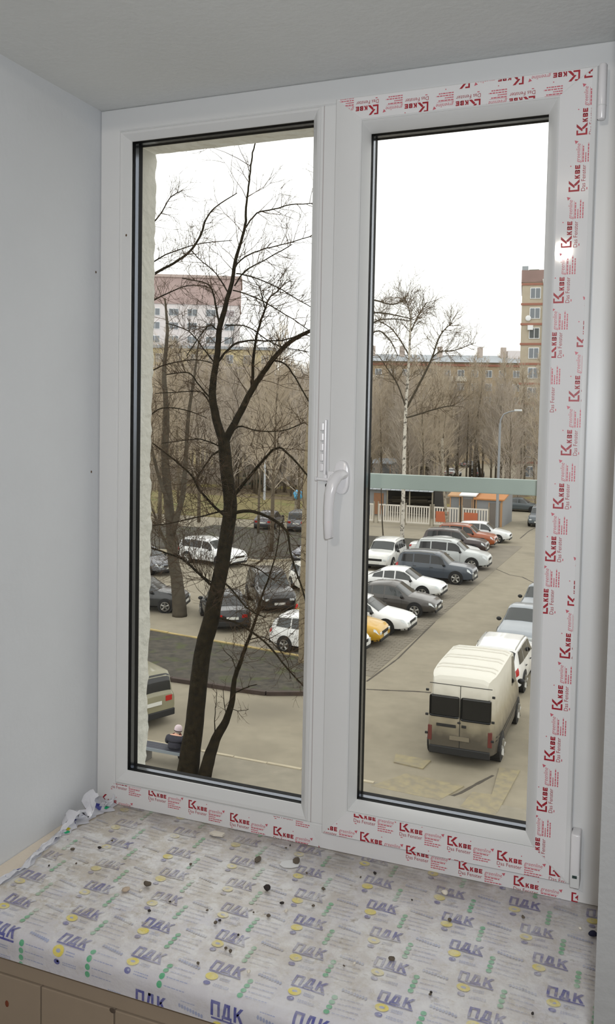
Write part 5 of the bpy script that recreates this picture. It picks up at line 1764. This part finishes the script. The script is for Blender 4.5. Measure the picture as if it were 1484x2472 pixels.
for i in range(9):
    y0_ = rn.uniform(-1, 1)
    MB().tube([(-2.4, y0_, .2 + .18*i), (1.6, y0_ + rn.uniform(-.4, .4), .1 + .22*i)], .12, 4).build('board', m_post if i % 3 == 0 else m_bark2, lu)
# street lamp
L0 = gp(1198, 1291)
m_pole = mat('grey_lamp_pole', (142, 146, 150), .6, metal=.3)
sl = tag(empty('street_lamp', (L0.x, L0.y, 0)), 'grey street lamp with curved arm in the right pane', 'street lamp')
MB().tube([(0, 0, 0), (0, 0, 4), (.02, 0, 9.2)], [.13, .11, .09], 10).build('pole', m_pole, sl, 60)
MB().tube([(.02, 0, 9.0), (.06, 0, 9.5), (.3, 0, 9.95), (.75, 0, 10.15), (1.25, 0, 10.25)], [.06, .06, .055, .05, .045], 8).build('arm', m_pole, sl, 60)
MB().bbox(1.15, 1.75, -.13, .13, 10.20, 10.36, .04).build('lamp_head', mat('lamp_head_grey', (200, 204, 206), .4), sl)
L1 = gp(638, 1208)
sl2 = tag(empty('lamp_post', (L1.x, L1.y, 0)), 'pale grey lamp post on the lawn behind the forked tree', 'street lamp')
MB().tube([(0, 0, 0), (0, 0, 5.2)], [.14, .10], 8).build('pole', mat('pale_pole', (180, 184, 190), .6), sl2)
MB().tube([(0, 0, 5.1), (0, 0, 5.35)], [.16, .22], 8).build('lamp_head', m_wfr, sl2)
# blue bag on its post, cone, striped post
L2 = gp(716, 1243)
bp_ = tag(empty('waste_post', (L2.x, L2.y, 0)), 'grey post with a bright blue bag on top', 'post')
MB().tube([(0, 0, 0), (0, 0, 1.55)], [.28, .24], 8).build('post', m_post, bp_)
bl_ = MB().ell((.1, 0, 1.95), (.48, .4, .5), 10, 7)
bl_.v = [tuple(Vector(v) + Vector((1, 1, 1))*.16*noise.noise(Vector(v)*3)) for v in bl_.v]
bl_.build('blue_bag', mat('sky_blue_plastic', (88, 178, 226), .4), bp_, 60)
L3 = gp(716, 1490)
cn = tag(empty('traffic_cone', (L3.x, L3.y, 0)), 'red traffic cone beside the pale slim trunk', 'traffic cone')
MB().tube([(0, 0, 0), (0, 0, .03), (0, 0, .05), (0, 0, .62)], [.20, .20, .15, .04], 12).build('cone', mat('red_cone_plastic', (204, 44, 34), .5), cn)
MB().bbox(-.2, .2, -.2, .2, 0, .03, .008).build('foot', m_black, cn)

# ------------------------------------------------------------------ bench and the person on it
m_bwood = mat('dark_bench_board', (54, 56, 66), .6, var=.15, vscale=3)
m_biron = mat('grey_bench_leg', (120, 118, 112), .7)
BX, BY = yp(424, 1815, 17.72).x, 17.72
bn = tag(empty('bench', (BX - .02, BY, .03)), 'dark backless slatted bench under the bare tree', 'bench')
for i in range(4):
    MB().bbox(-1.05, .52, -.21 + i*.105, -.115 + i*.105, .40, .44, .006).build('seat_slat', m_bwood, bn)
MB().bbox(-1.05, .52, -.235, -.212, .36, .44, .004).build('edge_board', mat('pale_bench_edge', (120, 128, 134), .6), bn)
for x in (-.86, .36):
    MB().bbox(x - .05, x + .05, -.20, .20, .0, .40, .012).build('leg', m_biron, bn)
m_jack = mat('dark_navy_jacket', (40, 40, 50), .85, var=.12, vscale=12)
m_trou = mat('black_trousers', (34, 33, 36), .9)
m_skin = mat('skin', (206, 160, 136), .6)
m_shoe = mat('dark_shoes', (28, 26, 26), .6)
def skin_body(nodes, edges, mats_fn, name, mats, parent):
    """continuous figure: joints with radii grown with a Skin modifier, then smoothed"""
    me_ = bpy.data.meshes.new(name)
    me_.from_pydata([n[0] for n in nodes], edges, [])
    o = bpy.data.objects.new(name, me_)
    C.objects.link(o)
    sk = o.modifiers.new('skin', 'SKIN')
    for i, n in enumerate(nodes):
        sv = me_.skin_vertices[0].data[i]
        sv.radius = n[1] if isinstance(n[1], tuple) else (n[1], n[1])
        sv.use_root = (i == 0)
    sk.use_smooth_shade = True
    sb = o.modifiers.new('sub', 'SUBSURF')
    sb.levels = 2
    bpy.context.view_layer.update()
    dg = bpy.context.evaluated_depsgraph_get()
    res = bpy.data.meshes.new_from_object(o.evaluated_get(dg))
    bpy.data.objects.remove(o)
    res.name = name
    res.materials.clear()
    for m in mats: res.materials.append(m)
    for p_ in res.polygons:
        p_.material_index = mats_fn(p_.center)
        p_.use_smooth = True
    return obj(name, res, parent)
ps = tag(empty('person', (BX, BY, -.01)), 'person in dark jacket and pale hat sitting hunched on the bench', 'person')
ps.scale = (.96, .96, .94)
# sits facing the road, back to the window, head bent down
ND = [((0, -.02, .53), (.20, .17)), ((0, -.05, .62), (.215, .16)), ((0, -.05, .72), (.215, .155)), ((0, -.01, .82), (.18, .13)), ((0, .04, .88), .075), ((0, .07, .92), .060), ((.01, .10, .985), (.082, .095)), ((.015, .115, 1.05), (.076, .088)),
      ((-.22, -.01, .80), .095), ((-.31, .03, .66), .080), ((-.22, .20, .62), .060), ((-.13, .30, .62), .036),
      ((.22, -.01, .80), .095), ((.31, .03, .66), .080), ((.22, .20, .62), .060), ((.13, .30, .62), .036),
      ((-.10, .02, .53), .10), ((-.13, .40, .53), .078), ((-.13, .43, .30), .060), ((-.13, .42, .08), .048), ((-.13, .50, .045), .042), ((-.13, .60, .035), .034),
      ((.10, .02, .53), .10), ((.13, .40, .53), .078), ((.13, .43, .30), .060), ((.13, .42, .08), .048), ((.13, .50, .045), .042), ((.13, .60, .035), .034),
      ((.01, .19, .97), .020), ((-.075, .10, .985), .020), ((.095, .10, .985), .020)]
ED = [(0, 1), (1, 2), (2, 3), (3, 4), (4, 5), (5, 6), (6, 7), (3, 8), (8, 9), (9, 10), (10, 11), (3, 12), (12, 13), (13, 14), (14, 15), (0, 16), (16, 17), (17, 18), (18, 19), (19, 20), (20, 21), (0, 22), (22, 23), (23, 24), (24, 25), (25, 26), (26, 27), (6, 28), (6, 29), (6, 30)]
for s in (-1, 1):                 # five separate fingers on each hand, resting on the knees
    root_i = 11 if s < 0 else 15
    hx = s*.13
    for k, (dx, ln) in enumerate(((-.030, .062), (-.010, .078), (.010, .082), (.030, .072))):
        i0 = len(ND)
        ND.append(((hx + dx, .335, .625), .010)); ND.append(((hx + dx*1.1, .335 + ln*.55, .622), .009)); ND.append(((hx + dx*1.1, .335 + ln, .600), .008))
        ED += [(root_i, i0), (i0, i0 + 1), (i0 + 1, i0 + 2)]
    i0 = len(ND)
    ND.append(((hx - s*.045, .305, .615), .011)); ND.append(((hx - s*.062, .345, .605), .009))
    ED += [(root_i, i0), (i0, i0 + 1)]
def bmats(c):
    if c.z > .895: return 0
    if c.z < .11: return 3
    if abs(c.y) > .265 and c.z > .56 and c.y > 0: return 0
    if c.z > .50 and c.y < .30 and (c.z > .60 or c.y < .06): return 1
    return 2
body = skin_body(ND, ED, bmats, 'body', [m_skin, m_jack, m_trou, m_shoe], ps)
hat = MB()
hp = [(.985, .098), (.990, .108), (1.03, .108), (1.075, .104), (1.115, .086), (1.14, .055), (1.15, .015)]
hat.tube([(.01 + .10*(z - 1.0), .098 + .15*(z - 1.0), z) for z, _ in hp], [r_ for _, r_ in hp], 16)
ho = hat.build('knitted_hat', mat('pale_pink_knit', (200, 184, 188), .95, var=.15, vscale=60), ps, 60)
MB().tube([(.008, .0965, .984), (.011, .099, 1.006)], [.1105, .1115], 16, False).build('hat_rim', mat('dark_hat_rim', (44, 24, 34), .9), ho)
MB().ell((.008, .068, .955), (.084, .062, .062), 12, 8).build('hair', mat('grey_hair', (150, 144, 136), .9, var=.2, vscale=40), ps, 60)
scf = [(math.cos(t_/12*2*math.pi)*.11, (.04 + math.sin(t_/12*2*math.pi)*.10), .875 + .02*math.sin(t_/12*2*math.pi)) for t_ in range(13)]
MB().tube(scf, .034, 8).build('collar', mat('dark_red_collar', (96, 50, 46), .95, var=.35, vscale=20), ps, 60)
for s in (-1, 1):
    MB().ell((s*.032 + .01, .182, 1.0), (.012, .008, .008), 8, 6).build('eye', m_black, ps)
MB().ell((.01, .180, .935), (.026, .008, .007), 8, 6).build('mouth', mat('lips', (170, 96, 92), .6), ps)
